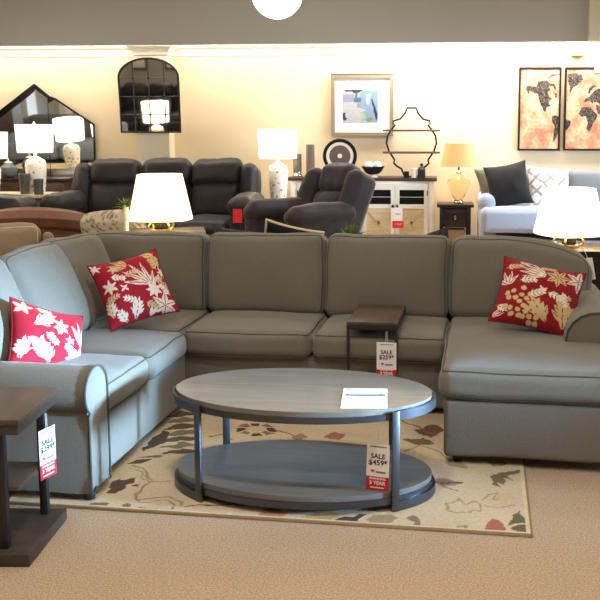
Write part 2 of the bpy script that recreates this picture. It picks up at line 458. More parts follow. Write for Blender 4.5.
rl([(134, 466), (143, 470), (152, 481), (172, 481)], .014, (160, 136, 100)); rl([(152, 481), (140, 490), (134, 494), (140, 499), (170, 497), (183, 506)], .014, (160, 136, 100))
rl([(130, 468), (140, 473), (149, 483), (136, 494), (141, 503), (168, 501), (176, 508)], .006, (128, 104, 76))
for a in [[(106, 493), (118, 480), (132, 480), (126, 488), (112, 494)], [(128, 479), (136, 477), (134, 484), (124, 486)], [(112, 481), (120, 478), (116, 492), (108, 490)], [(136, 459), (150, 460), (140, 464), (128, 464)]]: rp(a, (70, 52, 42))
rp([(138, 457), (156, 455), (164, 456), (154, 459)], BRN); rp([(132, 486), (140, 484), (138, 488)], (70, 52, 42))
for k in range(7):                       # feathery fern between the sofa and the table
    y = 412+k*6.2; rp([(166-k*1.5, y+5), (182, y-1), (206-k*2, y+1), (196, y+3), (178, y+5)], (106, 98, 76) if k % 2 else (70, 62, 48))
rp([(150, 440), (163, 430), (168, 432), (168, 440), (152, 448), (142, 452)], (58, 50, 44))
cx_, cy_ = 256, 429.5                    # flower medallion seen under the table top
for k in range(8):
    a = k*PI/4; c, s = math.cos(a), math.sin(a)
    q = [(cx_+11*math.cos(a-.28), cy_+3.6*math.sin(a-.28)), (cx_+21*math.cos(a-.3), cy_+6.5*math.sin(a-.3)), (cx_+21*math.cos(a+.3), cy_+6.5*math.sin(a+.3)), (cx_+11*math.cos(a+.28), cy_+3.6*math.sin(a+.28))]
    rp(q, CHA if k % 2 == 0 else (118, 96, 62))
rl([(277, 430), (292, 436), (304, 441)], .014, BRN); rp([(290, 437), (300, 433), (308, 437), (298, 441)], (150, 116, 78))
rp([(322, 438), (334, 432), (346, 434), (340, 440)], RST); rl([(210, 437), (225, 434), (232, 440)], .012, BRN)
rp([(414, 430), (432, 424), (446, 430), (430, 438)], (104, 62, 50)); rp([(404, 440), (424, 438), (436, 444), (418, 446)], (96, 84, 64)); rl([(400, 420), (420, 428), (436, 436)], .014, BRN)
rl([(404, 452), (420, 446), (440, 452), (452, 462), (468, 468)], .012, (160, 130, 96)); rp([(440, 461), (460, 462), (466, 468), (448, 466)], TAU)
rp([(486, 462), (500, 460), (508, 464), (494, 467)], (120, 104, 80))
bbs = [(min(p[0] for p in s[0]), max(p[0] for p in s[0]), min(p[1] for p in s[0]), max(p[1] for p in s[0])) for s in shapes]
def rugcol(s, t):
    u = RU0+(RU1-RU0)*s; v = RV0+(RV1-RV0)*t
    u2 = u+.022*noise.noise(Vector((u*14, v*14, 0)))+.006*noise.noise(Vector((u*50, v*50, 0))); v2 = v+.022*noise.noise(Vector((u*14, v*14, 5)))+.006*noise.noise(Vector((u*50, v*50, 5)))
    c = (206, 187, 156)
    k = noise.noise(Vector((u*2.5, v*2.5, 3)))
    c = tuple(a+8*k for a in c)
    for (poly, col), bb in zip(shapes, bbs):
        if bb[0] <= u2 <= bb[1] and bb[2] <= v2 <= bb[3] and inpoly((u2, v2), poly): c = tuple(.8*p+.2*q for p, q in zip(col, (206, 187, 156)))
    if u > RU1-.012 or v < RV0+.012: c = (150, 128, 98)
    elif u > RU1-.026 or v < RV0+.024: c = (216, 196, 160)
    return c
def rugP(s, t): return (RU0+(RU1-RU0)*s+1.0, RV0+(RV1-RV0)*t-4.0, .0125)
grid_sheet('pile', rugP, 560, 400, rugcol, 'rug', rug)
obj('backing', bxo(RU0+1, RU1+1, RV0-4, RV1-4, 0.001, .012, .002), M['box'], rug)

# ================================================================== SECTIONAL SOFA
OX, OY = -1.0, 4.6
sec = thing('sectional_sofa', 'large olive grey fabric sectional sofa with chaise and rolled arms wrapped around the coffee table', 'sofa', SW(OX, OY, 0), -PHI)
def L3(u, v, z): return (u-OX, v-OY, z)
def sb(name, u0, u1, v0, v1, z0, z1, r, bul=(0, 0, 0), **k):
    return softo(name, 'sofa', sec, L3((u0+u1)/2, (v0+v1)/2, (z0+z1)/2), (u1-u0, v1-v0, z1-z0), r, bul, pm='sofa_pipe', **k)
ZB = .05
# bases, one per module
sb('base', -2.80, -1.71, 3.50, 4.62, ZB, .335, .02, wr=.003, seed=1, n=10)
sb('base', -2.80, -1.76, 4.62, 5.52, ZB, .335, .02, wr=.003, seed=2, n=10)
sb('base', -1.755, -.19, 4.665, 5.52, ZB, .335, .02, wr=.003, seed=3, n=10)
sb('base', -.185, .72, 3.965, 5.52, ZB, .335, .025, wr=.004, seed=4, n=12, pipes=((1, -1),), pr=.003)
# back frames
sb('back_frame', -2.93, -2.72, 3.50, 5.62, .3, .80, .06, wr=.004, seed=5, n=10)
sb('back_frame', -2.75, -.21, 5.42, 5.62, .3, .86, .06, wr=.004, seed=6, n=10)
sb('back_frame', -.20, .635, 5.42, 5.62, .3, .86, .095, wr=.004, seed=7, n=10)
# seat cushions
pp = ((2, 1), (2, -1))
sb('seat_cushion', -2.40, -1.685, 3.53, 4.05, .325, .475, .05, (.012, .0, .022), pipes=pp, pr=.004, seed=11, wr=.006)
sb('seat_cushion', -2.40, -1.685, 4.055, 4.60, .325, .475, .05, (.012, .0, .02), pipes=pp, pr=.004, seed=12, wr=.006)
sb('seat_cushion', -2.45, -1.735, 4.605, 5.2, .325, .475, .05, (.0, .0, .015), seed=13, pipes=((2, 1),), pr=.004)
sb('seat_cushion', -1.730, -.972, 4.60, 5.2, .325, .478, .05, (.0, .015, .02), pipes=pp, pr=.004, seed=14)
sb('seat_cushion', -.966, -.208, 4.60, 5.2, .325, .478, .05, (.0, .015, .02), pipes=pp, pr=.004, seed=15)
# the chaise cushion widens in front of the arm
def chaise():
    sh = Soft(.93, 1.26, .155, .055, (.0, .012, .022), TR(*L3(.255, 4.575, .41)), .005, 16)
    o = obj('seat_cushion', sh.mesh(nb(), 18), 'sofa', sec)
    b = nb(); tube(b, sh.loop(2, 1), .0045, 6, True); tube(b, sh.loop(2, -1), .0045, 6, True)
    obj('piping', b, 'sofa_pipe', o)
chaise()
# back cushions along the back run
tb = math.radians(-9)
for i, (a, b, h, z) in enumerate(((-2.54, -1.758, .515, .70), (-1.755, -.990, .52, .705), (-.987, -.225, .525, .705), (-.220, .640, .53, .705))):
    bc_ = softo('back_cushion', 'sofa', sec, L3((a+b)/2, 5.235, z), (b-a, .21, h), .085 if i == 3 else .062, (.006, .04, .006), (tb, 0, 0), .008, 20+i, 16, ((1, -1),), 'sofa_pipe', .0035, sag=.004)
def shoulder(o):
    """the end cushion slopes down towards the arm"""
    for v in o.data.vertices:
        u = v.co.x+OX
        if u > .12 and v.co.z > .5: v.co.z -= .13*((u-.12)/.52)**2.2*min(1, (v.co.z-.5)/.4)
shoulder(bc_)
for c_ in bc_.children: shoulder(c_)
# back cushions of the left run lean back more
tl = math.radians(-26)
for i, (vc, w, uu, yw) in enumerate(((3.77, .55, -2.43, 90), (4.31, .57, -2.41, 88), (4.80, .50, -2.42, 78))):
    softo('back_cushion', 'sofa', sec, L3(uu, vc, .705), (w, .19, .56), .075, (.004, .05, .01), (tl, 0, math.radians(yw)), .010, 30+i, 16, ((1, -1),), 'sofa_pipe', .0035)
# near left arm: rolled, runs across the end of the left run
def roll_profile(out=-1, w=.20, h=.60, r=.108, foot=ZB):
    """profile in (t, z); t grows outward"""
    pts = [(0, foot), (0, h-r)]
    cz, ct = h-r, r*1.0
    for k in range(1, 13):
        a = PI-(PI*1.28)*k/12; pts.append((ct+r*math.cos(a), cz+r*math.sin(a)))
    pts += [(w-.015, cz-r*.95), (w-.015, foot)]
    return pts
pf = roll_profile()
bm = nb()
A = [( -p[0]+3.515, p[1]) for p in pf]      # v, z
prism(bm, [(v-OY, z) for v, z in A], -2.72-OX, -1.675-OX, 'x', .012)
arm = obj('arm', bm, 'sofa', sec)
bm = nb(); tube(bm, [(-1.67-OX, v-OY, z) for v, z in A], .005, 6, True)
obj('piping', bm, 'sofa_pipe', arm)
# right arm of the chaise, set back from the chaise front
bm = nb()
A = [(p[0]*1.12+.43, p[1]) for p in roll_profile(w=.24, h=.665, r=.145, foot=.30)]
prism(bm, [(u-OX, z) for u, z in A], 4.50-OY, 5.56-OY, 'y', .015)
arm = obj('arm', bm, 'sofa', sec)
bm = nb(); tube(bm, [(u-OX, 4.498-OY, z) for u, z in A], .005, 6, True)
obj('piping', bm, 'sofa_pipe', arm)
for (u, v) in ((-1.70, 3.37), (-2.6, 3.37), (-.12, 4.03), (.64, 4.03), (-.1, 5.5), (.64, 5.5), (-2.7, 5.5), (-1.7, 5.45)):
    obj('foot', lathe(nb(), [(.022, 0), (.03, .055)], *L3(u, v, 0)[:2], .012 if u < .15 and v < 4.9 else 0., 14), 'foot', sec)

# ================================================================== THROW PILLOWS
def leafshape(cx, cy, ang, L, Wd):
    c, s = math.cos(ang), math.sin(ang)
    L *= 1.08; vein = L > .3; Wd *= 1.05
    def f(x, y):
        dx, dy = x-cx, y-cy; a = dx*c+dy*s; b = -dx*s+dy*c
        t = a/L
        if t < 0 or t > 1: return False
        if vein and abs(b) < .013 and t < .8: return False
        return abs(b) < Wd*math.sin(PI*t**.8)*.5
    return f, (cx, cy, L)
def frond(cx, cy, ang, n, L, Wd, spread, col):
    return [(leafshape(cx, cy, ang+spread*(k-(n-1)/2), L*(1-.12*abs(k-(n-1)/2)), Wd)[0], col) for k in range(n)]
def berries(cx, cy, n, R, r, col, seed):
    rd = random.Random(seed); out = []
    pts = []
    for k in range(n*6):
        a = rd.uniform(0, 2*PI); d = R*math.sqrt(rd.random()); x, y = cx+d*math.cos(a), cy+d*math.sin(a)
        if len(pts) >= n or any(math.hypot(x-u, y-v) < 2.0*r for u, v in pts): continue
        pts.append((x, y))
        out.append(((lambda X, Y, x=x, y=y: (X-x)**2+(Y-y)**2 < r*r), col))
    return out
def twig(cx, cy, ang, n, L, l, w, col):
    out = []
    c, s = math.cos(ang), math.sin(ang)
    for k in range(n):
        t = (k+.5)/n
        for sd in (-1, 1): out.append((leafshape(cx+c*L*t, cy+s*L*t, ang+sd*.8, l*(1-.3*t), w)[0], col))
    out.append((leafshape(cx+c*L*.8, cy+s*L*.8, ang, l, w)[0], col))
    out.append(((lambda X, Y: abs(-(X-cx)*s+(Y-cy)*c) < .012 and 0 < (X-cx)*c+(Y-cy)*s < L), col))
    return out
CR, GD = (232, 216, 196), (206, 178, 128)
def flower(cx, cy, r, n, col, a0=0.):
    return [(leafshape(cx, cy, a0+2*PI*k/n, r, r*.42)[0], col) for k in range(n)]
def oak(cx, cy, ang, L, col):
    c, s = math.cos(ang), math.sin(ang); out = [(leafshape(cx, cy, ang, L, L*.26)[0], col)]
    for k in range(3):
        t = .2+.22*k
        for sd in (-1, 1): out.append((leafshape(cx+c*L*t, cy+s*L*t, ang+sd*.75, L*(.42-.07*k), L*.15)[0], col))
    return out
def sprigs(col, spots, l=.15):
    out = []
    for x, y, a in spots: out += twig(x, y, a, 4, .36, l, .055, col)
    return out
def motifs(kind):
    if kind == 'A':
        return (sprigs(GD, ((-.2, .3, .3), (-.95, -.25, .2), (.1, -.6, -.6), (.75, .3, 1.9)))+sprigs(CR, ((-.6, .4, -.4), (-.1, -.5, 2.6), (.9, -.5, 2.2)))+frond(.42, -.12, 2.25, 4, .88, .115, .36, CR)+frond(.40, -.16, .9, 2, .5, .1, .5, CR)+flower(.44, -.28, .24, 7, CR, .3)+flower(.72, -.02, .16, 5, GD, .2)
                +flower(.62, -.80, .40, 6, CR, .25)+oak(-.28, -.98, 1.2, .62, CR)+oak(-.5, -1.0, 2.0, .5, CR)+oak(-.85, -.75, 1.6, .55, CR)+flower(-.72, .12, .22, 6, CR, .4)
                +flower(-.34, -.02, .13, 4, CR, .7)+frond(-.05, .62, 2.6, 4, .55, .11, .45, GD)+flower(-.9, .82, .16, 6, CR)+flower(-.45, .62, .16, 5, GD, .5)+oak(.42, .98, -.5, .5, GD)
                +oak(.78, .85, -1.4, .5, GD)+flower(.92, .2, .18, 6, CR)+frond(.98, -.1, -2.1, 3, .4, .09, .5, GD)+frond(.15, -.99, .9, 2, .28, .08, .6, CR))
    if kind == 'B':
        return (sprigs(CR, ((-.5, .2, .2), (.2, .0, -.3), (.55, .1, -1.2), (-.2, -.2, .6)))+sprigs(GD, ((-.1, .75, .2), (.45, -.2, .6), (-.9, .6, .3)))+frond(.10, .45, 2.8, 5, .72, .10, .27, CR)+flower(.38, .52, .30, 7, GD, .2)+oak(.30, -.85, 2.2, .78, GD)+oak(.70, -.9, 1.7, .9, GD)
                +berries(-.42, -.42, 26, .40, .066, GD, 8)+berries(-.02, -.74, 18, .32, .064, GD, 9)+flower(.9, .62, .34, 6, CR, .6)
                +frond(-.80, .02, 1.7, 4, .46, .1, .5, CR)+flower(.06, .04, .13, 4, CR, .5)+frond(-.6, .95, -.2, 3, .4, .1, .5, CR)+oak(-.95, -.55, -.5, .35, CR)+flower(.85, -.35, .2, 6, GD)+frond(-.98, -.9, .7, 2, .3, .08, .6, CR))
    return (sprigs(CR, ((-.3, .1, -.8), (.2, -.1, -.9), (-.75, -.1, -.6)))+sprigs(GD, ((-.5, .8, -.2), (.0, .1, 1.2), (-.3, -.6, 2.4)))+oak(-.15, -.75, 1.9, .65, GD)+oak(-.62, .25, .6, .7, GD)+oak(-.85, -.7, 1.5, .6, CR)+flower(.1, .35, .24, 6, GD, .4)+flower(.62, -.45, .36, 6, CR, .2)
            +oak(.45, -.98, 1.4, .5, CR)+flower(-.45, -.2, .18, 5, CR)+frond(.75, -.1, 1.7, 3, .7, .12, .4, CR)+flower(-.8, .75, .22, 5, GD)+flower(.05, -.85, .16, 5, CR)+flower(.35, .0, .14, 5, CR, .4))
def pillow(name, label, cen, U, V, th, m='red', kind='A', base=(158, 26, 42), pm='red_pipe', cat='pillow', colfn=None, group=None, n=150, pr=.005, puff=.17):
    """cen centre; U,V half-size vectors (room); th half thickness"""
    t = thing(name, label, cat, (cen.x, cen.y, cen.z-abs(V.z)), 0, group)
    off = Vector((0, 0, abs(V.z)))
    V = V-U*(U.dot(V)/U.dot(U)); Nn = U.cross(V).normalized()
    if (cen-Vector((0, 0, H))).dot(Nn) > 0: Nn = -Nn
    sh = motifs(kind) if colfn is None else None
    def P(s, t_, side):
        x, y = 2*s-1, 2*t_-1
        px_ = x*(1-puff*.55*(1-x*x*0)*(1-abs(x)**3)*0-puff*(1-y*y)*abs(x)**2*.55)
        py_ = y*(1-puff*(1-x*x)*abs(y)**2*.55)
        b = (max(0, 1-abs(x)**2.2)*max(0, 1-abs(y)**2.2))**.55
        w = 1+.12*noise.noise(Vector((x*2+cen.x*9, y*2, cen.y)))
        p = U*px_+V*py_+Nn*(th*b*w*side)
        return p+off
    def col(s, t_):
        x, y = 2*s-1, 2*t_-1
        if colfn: return colfn(x, y)
        x += .02*noise.noise(Vector((x*9, y*9, 1))); y += .02*noise.noise(Vector((x*9, y*9, 6)))
        for f, c in sh:
            if f(x, y): return c
        return base
    f = grid_sheet('cover', lambda s, q: P(s, q, 1), n, n, col, m, t)
    for p in f.data.polygons: p.use_smooth = True
    b = grid_sheet('back_cover', lambda s, q: P(s, q, -1), 30, 30, col, m, t)
    for p in b.data.polygons: p.use_smooth = True
    if pm:
        bm = nb(); k = 18
        pts = [P(i/k, 0, 0) for i in range(k)]+[P(1, i/k, 0) for i in range(k)]+[P(1-i/k, 1, 0) for i in range(k)]+[P(0, 1-i/k, 0) for i in range(k)]
        tube(bm, pts, pr, 6, True); obj('piping', bm, pm, t)
    return t
def camz(px, py, Z):
    r = ray(px, py); fw = Vector((-math.sin(YAW), math.cos(YAW), 0)); return Vector((0, 0, H))+r*(Z/r.dot(fw))
G = 'red floral throw pillows on the sectional'
pillow('throw_pillow', 'red floral throw pillow leaning in the back corner of the sectional, left of centre', camz(134, 289, 4.86), camvec(.17, .035, .11), camvec(-.072, .175, .085), .085, kind='A', group=G)
pillow('throw_pillow', 'red floral throw pillow with tan berries leaning against the chaise arm at right', camz(538, 297, 4.70), camvec(.225, -.042, -.055), camvec(.065, .160, .125), .085, kind='B', base=(140, 22, 32), group=G)
pillow('throw_pillow', 'red floral throw pillow standing behind the near left sofa arm', camz(47, 342, 4.10), camvec(.115, -.085, .17), camvec(-.04, .165, .07), .085, kind='D', group=G)

# ================================================================== COFFEE TABLE
TU, TV, TA, TB_ = -.805, 3.65, .588, .330
ct = thing('coffee_table', 'oval two-tier coffee table with grey wood top and gunmetal frame on the rug', 'table', SW(TU, TV, .0125), -PHI)
def ell(a, b, n=96): return [(a*math.cos(2*PI*k/n), b*math.sin(2*PI*k/n)) for k in range(n)]
def slab(a, b, z0, z1, bev=.004):
    return prism(nb(), ell(a, b), z0, z1, 'z', bev)
obj('tabletop', slab(TA-.006, TB_-.006, .425, .448), 'wood_top', ct)
obj('top_rim', slab(TA, TB_, .398, .4245, .002), 'metal', ct)
obj('lower_shelf', slab(TA-.006, TB_-.006, .06, .084), 'wood_shelf', ct)
obj('shelf_rim', slab(TA, TB_, .03, .0595, .002), 'metal', ct)
def band(sg, xf, xb, z0, z1):
    bm = nb(); n = 36; R = []; t0 = -math.acos(xf/TA); t1 = math.acos(xb/TA)
    for k in range(n+1):
        t = t0+(t1-t0)*k/n
        c, s = math.cos(t), math.sin(t); nx, ny = c/TA, s/TB_; l = math.hypot(nx, ny); nx /= l; ny /= l
        R.append([bm.verts.new((sg*(TA*c+nx*o), TB_*s+ny*o, z)) for o, z in ((.001, z0), (.012, z0), (.012, z1), (.001, z1))])
    for p, q in zip(R, R[1:]):
        for k in range(4): bm.faces.new((p[k], p[(k+1) % 4], q[(k+1) % 4], q[k]))
    bm.faces.new(R[0]); bm.faces.new(R[-1][::-1])
    return bm
for sg, xf, xb in ((-1, .405, .43), (1, .440, .375)):
    obj('upper_band', band(sg, xf, xb, .396, .436), 'metal', ct)
    obj('lower_band', band(sg, xf, xb, .0, .040), 'metal', ct)
    for xx, s2 in ((xf, -1), (xb, 1)):
        t = s2*math.acos(xx/TA)
        c, s = math.cos(t), math.sin(t); nx, ny = c/TA*sg, s/TB_; l = math.hypot(nx, ny)
        T = Matrix.Translation((sg*TA*c+nx/l*.008, TB_*s+ny/l*.008, 0)) @ Matrix.Rotation(math.atan2(ny, nx), 4, 'Z')
        b = nb(); box(b, -.007, .0075, -.017, .017, 0, .436, .0015, T)
        obj('leg', b, 'metal', ct)

# paper sheet on the coffee table
q = [atz(343, 388.5, .4605), atz(388, 389, .4605), atz(388, 408.5, .4605), atz(339.5, 408.5, .4605)]
cen = sum(q, Vector())/4
pt = thing('price_sheet', 'white printed sheet lying on the coffee table top', 'paper', (cen.x, cen.y, .4606), .055)
obj('sheet', bxo(-.098, .098, -.136, .136, 0, .0012), 'paper', pt, False)
obj('picture', bxo(-.085, .09, .030, .05, .0013, .0018), 'ink_grey', pt, False)
obj('fine_print', bxo(-.05, .05, .08, .087, .0013, .0017), 'ink_grey', pt, False)
obj('fine_print', bxo(-.088, -.06, .115, .125, .0013, .0017), 'ink_grey', pt, False)
obj('stamp', bxo(.055, .10, .07, .125, .0013, .0017), 'ink_pink', pt, False)
obj('picture', prism(nb(), [(-.09, .03), (-.08, .06), (-.06, .045), (-.03, .04), (0, .035), (.05, .04), (.07, .058), (.09, .04), (.09, .025), (0, .022)], .0018, .0022, 'z'), 'ink_grey', pt, False)

# ------------------------------------------------------------------ price tags
def price_tag(label, loc, rz, price, roll=0., w=.098, h=.205, flap=True):
    t = thing('price_tag', label, 'tag', loc, rz, 'red and white sale tags hanging from tables')
    R = Matrix.Rotation(roll, 4, 'Y')
    o = obj('card', prism(nb(), [(-w/2, -.7*h), (w/2, -.7*h), (w/2, 0), (-w/2, 0)], -.001, .001, 'y'), 'tag_white', t, False); o.data.transform(R)
    o = obj('lower_band', prism(nb(), [(-w/2, -h), (w/2, -h), (w/2, -.7*h), (-w/2, -.7*h)], -.0012, .0012, 'y'), 'tag_red', t, False, label='red lower band with white print'); o.data.transform(R)
    o = obj('hanging_loop', tube(nb(), [(-.004, 0, -.004), (-.003, .001, .06), (.003, .001, .06), (.004, 0, -.004)], .001, 5), 'tag_white', t); o.data.transform(R)
    F_ = lambda z, x=0: R @ TR(x, -.0016, z, PI/2)
    textmesh('lettering', 'SALE', .030, 'ink', t, F_(-.055), .0007)
    textmesh('lettering', price, .033, 'ink', t, F_(-.083), .0007)
    for nm_, z_, x0_, x1_, hh, mm in (('fine_print', -.012, -.036, .036, .0022, 'ink_grey'), ('fine_print', -.123, -.008, .034, .004, 'ink_grey'), ('fine_print', -.192, -.03, .03, .0022, 'tag_white')):
        o = obj(nm_, bxo(x0_, x1_, -.0022, -.0014, z_-hh, z_+hh), mm, t, False); o.data.transform(R)
    hb = prism(nb(), [(-.032, -.116), (-.026, -.113), (-.022, -.116), (-.018, -.113), (-.012, -.116), (-.022, -.128)], -.0022, -.0014, 'y'); o = obj('emblem', hb, 'tag_red', t, False); o.data.transform(R)
    textmesh('lettering', 'FINANCING', .013, 'tag_white', t, F_(-.153), .0003)
    textmesh('lettering', '3 YEAR', .022, 'tag_white', t, F_(-.172), .0006)
    return t

# ================================================================== SMALL SNACK TABLE
ZS = .565
qa, qb = WS(atz(346, 322, ZS)), WS(atz(398, 322, ZS))
sw2 = (qb.x-qa.x)/2; SV = 4.555
sn = thing('snack_table', 'small square C-shaped table pulled over the front of the sectional seat', 'table', SW((qa.x+qb.x)/2, SV+.24, 0), -PHI)
obj('tabletop', bxo(-sw2, sw2, -.24, .24, ZS-.02, ZS, .004), 'wood_end', sn)
bm = nb()
for s in (-1, 1): box(bm, s*sw2-.008*(s+1), s*sw2+.008*(1-s), -.24, .24, ZS-.05, ZS-.021, .002)
for y in (-.24, .226): box(bm, -sw2+.015, sw2-.015, y, y+.014, ZS-.045, ZS-.021, .002)
obj('top_frame', bm, 'metal_dark', sn)
for s in (-1, 1):
    obj('leg', bxo(s*sw2-.016*(s+1)/2, s*sw2+.016*(1-s)/2, -.24, -.222, .034, ZS-.05, .002), 'metal_dark', sn)
bm = nb()
for s in (-1, 1): box(bm, s*sw2-.016*(s+1)/2, s*sw2+.016*(1-s)/2, -.24, .20, .0135, .034, .002)
box(bm, -sw2+.016, sw2-.016, -.24, -.225, .0135, .034, .002)
obj('foot_frame', bm, 'metal_dark', sn)
p = camz(386.5, 342.5, 4.50)
price_tag('sale tag with 259 price hanging from the small C-shaped table', p, -PHI, '$259*', w=.108, h=.215)
p = camz(378.5, 444, 3.46)
price_tag('sale tag with 459 price hanging over the coffee table lower shelf', p, -PHI-.1, '$459*', roll=.03)

# ================================================================== LEFT END TABLE
et = thing('end_table', 'grey-brown wood end table with shelf at the left edge in front of the sofa arm', 'table', (-1.50, 2.89, 0), .07)
W_ = .50
obj('tabletop', bxo(-W_, 0, 0, .40, .545, .568, .004), 'wood_end', et)
obj('apron', bxo(-W_+.006, -.006, .006, .394, .508, .545, .003), 'wood_dark', et)
obj('base', bxo(-W_, .012, .005, .40, .0, .05, .005), 'wood_dark', et)
obj('shelf', bxo(-W_+.01, -.045, .08, .33, .262, .280, .003), 'wood_end', et)
for y, xo in ((.045, -.112), (.335, -.075)):
    for x in (xo, -W_+.04):
        obj('leg', bxo(x, x+.032, y, y+.03, .05, .508, .003), 'metal_dark', et)
p = camz(46.5, 428, 3.29)
price_tag('sale tag hanging from the post of the left end table', p, 1.27, '$299*', roll=0, w=.09)

# ================================================================== LAMPS
def shade_mesh(r0, r1, z0, z1, sq=None, seg=36):
    bm = nb()
    lathe(bm, [(r0, z0), (r0*.985+r1*.015, z0+.004), (r1, z1), (r1-.006, z1), (r0-.006, z0)], seg=seg, sq=sq, cap=False)
    return bm
def lamplight(name, loc, power, col=(1, .84, .62), r=.05):
    l = bpy.data.lights.new(name, 'POINT'); l.energy = power; l.color = col; l.shadow_soft_size = r
    o = bpy.data.objects.new(name, l); C.objects.link(o); o.location = loc; return o
# gold open-frame lamp with tapered square-ish shade (a pair)
def openframe_lamp(label, loc, rz, kind):
    t = thing('table_lamp', label, 'lamp', loc, rz, 'gold framed lamps behind the sectional')
    bm = nb()
    for k in range(4):
        a = k*PI/2+PI/4
        prof = [(.075, .010), (.10, .024), (.105, .045), (.085, .068), (.045, .086)]
        tube(bm, [(r*math.cos(a), r*math.sin(a), z) for r, z in prof], .007, 6)
    obj('frame', bm, 'gold', t)
    obj('foot', lathe(nb(), [(.075, 0), (.075, .015), (.03, .022)], seg=24), 'gold', t)
    obj('stem', lathe(nb(), [(.05, .018), (.052, .06), (.04, .082), (.012, .09), (.01, .27)], seg=16), 'black', t, label='dark core inside the gold frame')
    obj('lamp_shade', shade_mesh(.226, .158, .09, .415, sq=.4), 'shade_warm', t)
    obj('socket', lathe(nb(), [(.016, .23), (.02, .28), (.012, .29)], seg=12), 'gold', t)
    return t
p = camz(161, 219, 6.15); zt = p.z-.09
openframe_lamp('cream shaded gold lamp standing on the sofa table behind the left corner of the sectional', (p.x, p.y, zt), .1, 0)
tl1 = thing('sofa_table', 'dark topped white table under the lamp behind the sectional left corner', 'table', (p.x+.04, p.y+.02, 0), .3)
obj('tabletop', bxo(-.27, .27, -.25, .25, zt-.03, zt-.001, .005), 'wood_dark', tl1)
obj('apron', bxo(-.25, .25, -.23, .23, zt-.12, zt-.03, .004), 'white', tl1)
for sx in (-1, 1):
    for sy in (-1, 1): obj('leg', bxo(sx*.23-.022, sx*.23+.022, sy*.21-.022, sy*.21+.022, 0, zt-.12, .003), 'white', tl1)
L1p = Vector((p.x, p.y, p.z+.13))
p = camz(569, 234, 5.95); zt2 = p.z-.09
openframe_lamp('cream shaded gold lamp behind the chaise end of the sectional at right', (p.x, p.y, zt2), .4, 0)
tl2 = thing('sofa_table', 'dark table holding the right-hand lamp behind the chaise', 'table', (p.x+.12, p.y, 0), 0)
obj('tabletop', bxo(-.3, .32, -.22, .25, zt2-.03, zt2-.001, .005), 'blackwood', tl2)
obj('body', bxo(-.28, .30, -.20, .23, .06, zt2-.03, .004), 'blackwood', tl2)
obj('drawer', bxo(-.25, .27, -.215, -.2, zt2-.25, zt2-.07, .004), 'blackwood', tl2)
for sx in (-.25, .25):
    for sy in (-.17, .2): obj('leg', bxo(sx-.02, sx+.02, sy-.02, sy+.02, 0, .06), 'blackwood', tl2)
L2p = Vector((p.x, p.y, p.z+.13))

# white drum-shade lamps with pierced ceramic bases
def drum_lamp(label, loc, sh=.225, hb=.44, hs=.32):
    t = thing('table_lamp', label, 'lamp', loc, 0, 'white drum lamps with pierced bases')
    obj('base', lathe(nb(), [(.085, 0), (.092, .02), (.105, hb*.4), (.118, hb*.8), (.10, hb*.93), (.05, hb), (.03, hb+.01)], seg=32), 'mosaic', t)
    obj('neck', lathe(nb(), [(.018, hb+.01), (.018, hb+.09), (.03, hb+.10), (.012, hb+.14)], seg=14), 'ceramic', t)
    obj('lamp_shade', shade_mesh(sh-.015, sh, hb+.06, hb+.06+hs), 'shade_hot', t)
    obj('finial', lathe(nb(), [(.006, hb+.05+hs), (.014, hb+.075+hs), (.004, hb+.095+hs)], seg=12), 'ceramic', t)
    bm = nb()
    for k in range(3): tube(bm, [(0, 0, hb+.05+hs), ((sh-.006)*math.cos(k*2.1), (sh-.006)*math.sin(k*2.1), hb+.05+hs)], .003, 5)
    tube(bm, [(0, 0, hb+.1), (0, 0, hb+.055+hs)], .003, 5)
    obj('harp', bm, 'chrome', t)
    return t
p = aty(278.5, 203, 9.95); LZ1 = p.z
lampA = drum_lamp('tall white drum lamp with pierced base between the recliner sofa and the white cabinet', p, .235, .47, .34)
ms = thing('side_table', 'small cream side table under the white lamp beside the cabinet', 'table', (p.x, p.y, 0))
obj('tabletop', bxo(-.16, .1, -.12, .16, p.z-.03, p.z-.001, .004), 'whitewash', ms)
for sx in (-1, 1):
    for sy in (-1, 1): obj('leg', bxo(sx*.10-.045, sx*.10-.015, sy*.11+.005, sy*.11+.035, 0, p.z-.03), 'whitewash', ms)
L3p = Vector((p.x, p.y, p.z+.70))

# cream console at the left with lamp and vases
YC = 9.35
pc_ = aty(37, 193, YC); zc = pc_.z
cs = thing('console_table', 'cream topped console at far left carrying a lamp and vases', 'table', (aty(0, 193, YC).x, YC, 0))
xr_ = aty(52, 193, YC).x-cs.location.x
obj('tabletop', bxo(-1.0, xr_, -.32, .22, zc-.035, zc-.001, .004), 'whitewash', cs)
obj('body', bxo(-.95, xr_-.04, -.2, .18, .1, zc-.035, .004), 'whitewash', cs)
for sx in (-.93, xr_-.09):
    for sy in (-.17, .13): obj('leg', bxo(sx, sx+.05, sy, sy+.05, 0, .1), 'whitewash', cs)
lampB = drum_lamp('white drum lamp with pierced base on the cream console in front of the angular mirror', (pc_.x, YC, zc), .205, .40, .315)
L4p = Vector((pc_.x, YC, zc+.62))
lampC = drum_lamp('white drum lamp cut off by the left edge of the photo', (aty(-8, 193, YC).x, YC-.02, zc), .205, .33, .30)
def vase(label, px, py, Y, prof, m, cat='vase', name='vase', seg=24):
    p = aty(px, py, Y) if isinstance(py, (int, float)) else py
    o = obj(name, lathe(nb(), prof, seg=seg), m); o.location = p
    return tag(o, label, cat)
def atcz(px, Y, z): q = aty(px, 190, Y); return Vector((q.x, Y, z))
o = vase('silver cylinder vase left of the lamp on the cream console', 25, atcz(25, YC-.16, zc), 0, [(.05, 0), (.052, .10), (.062, .225), (.058, .23), (.05, .2), (.045, .02)], 'silver_vase')
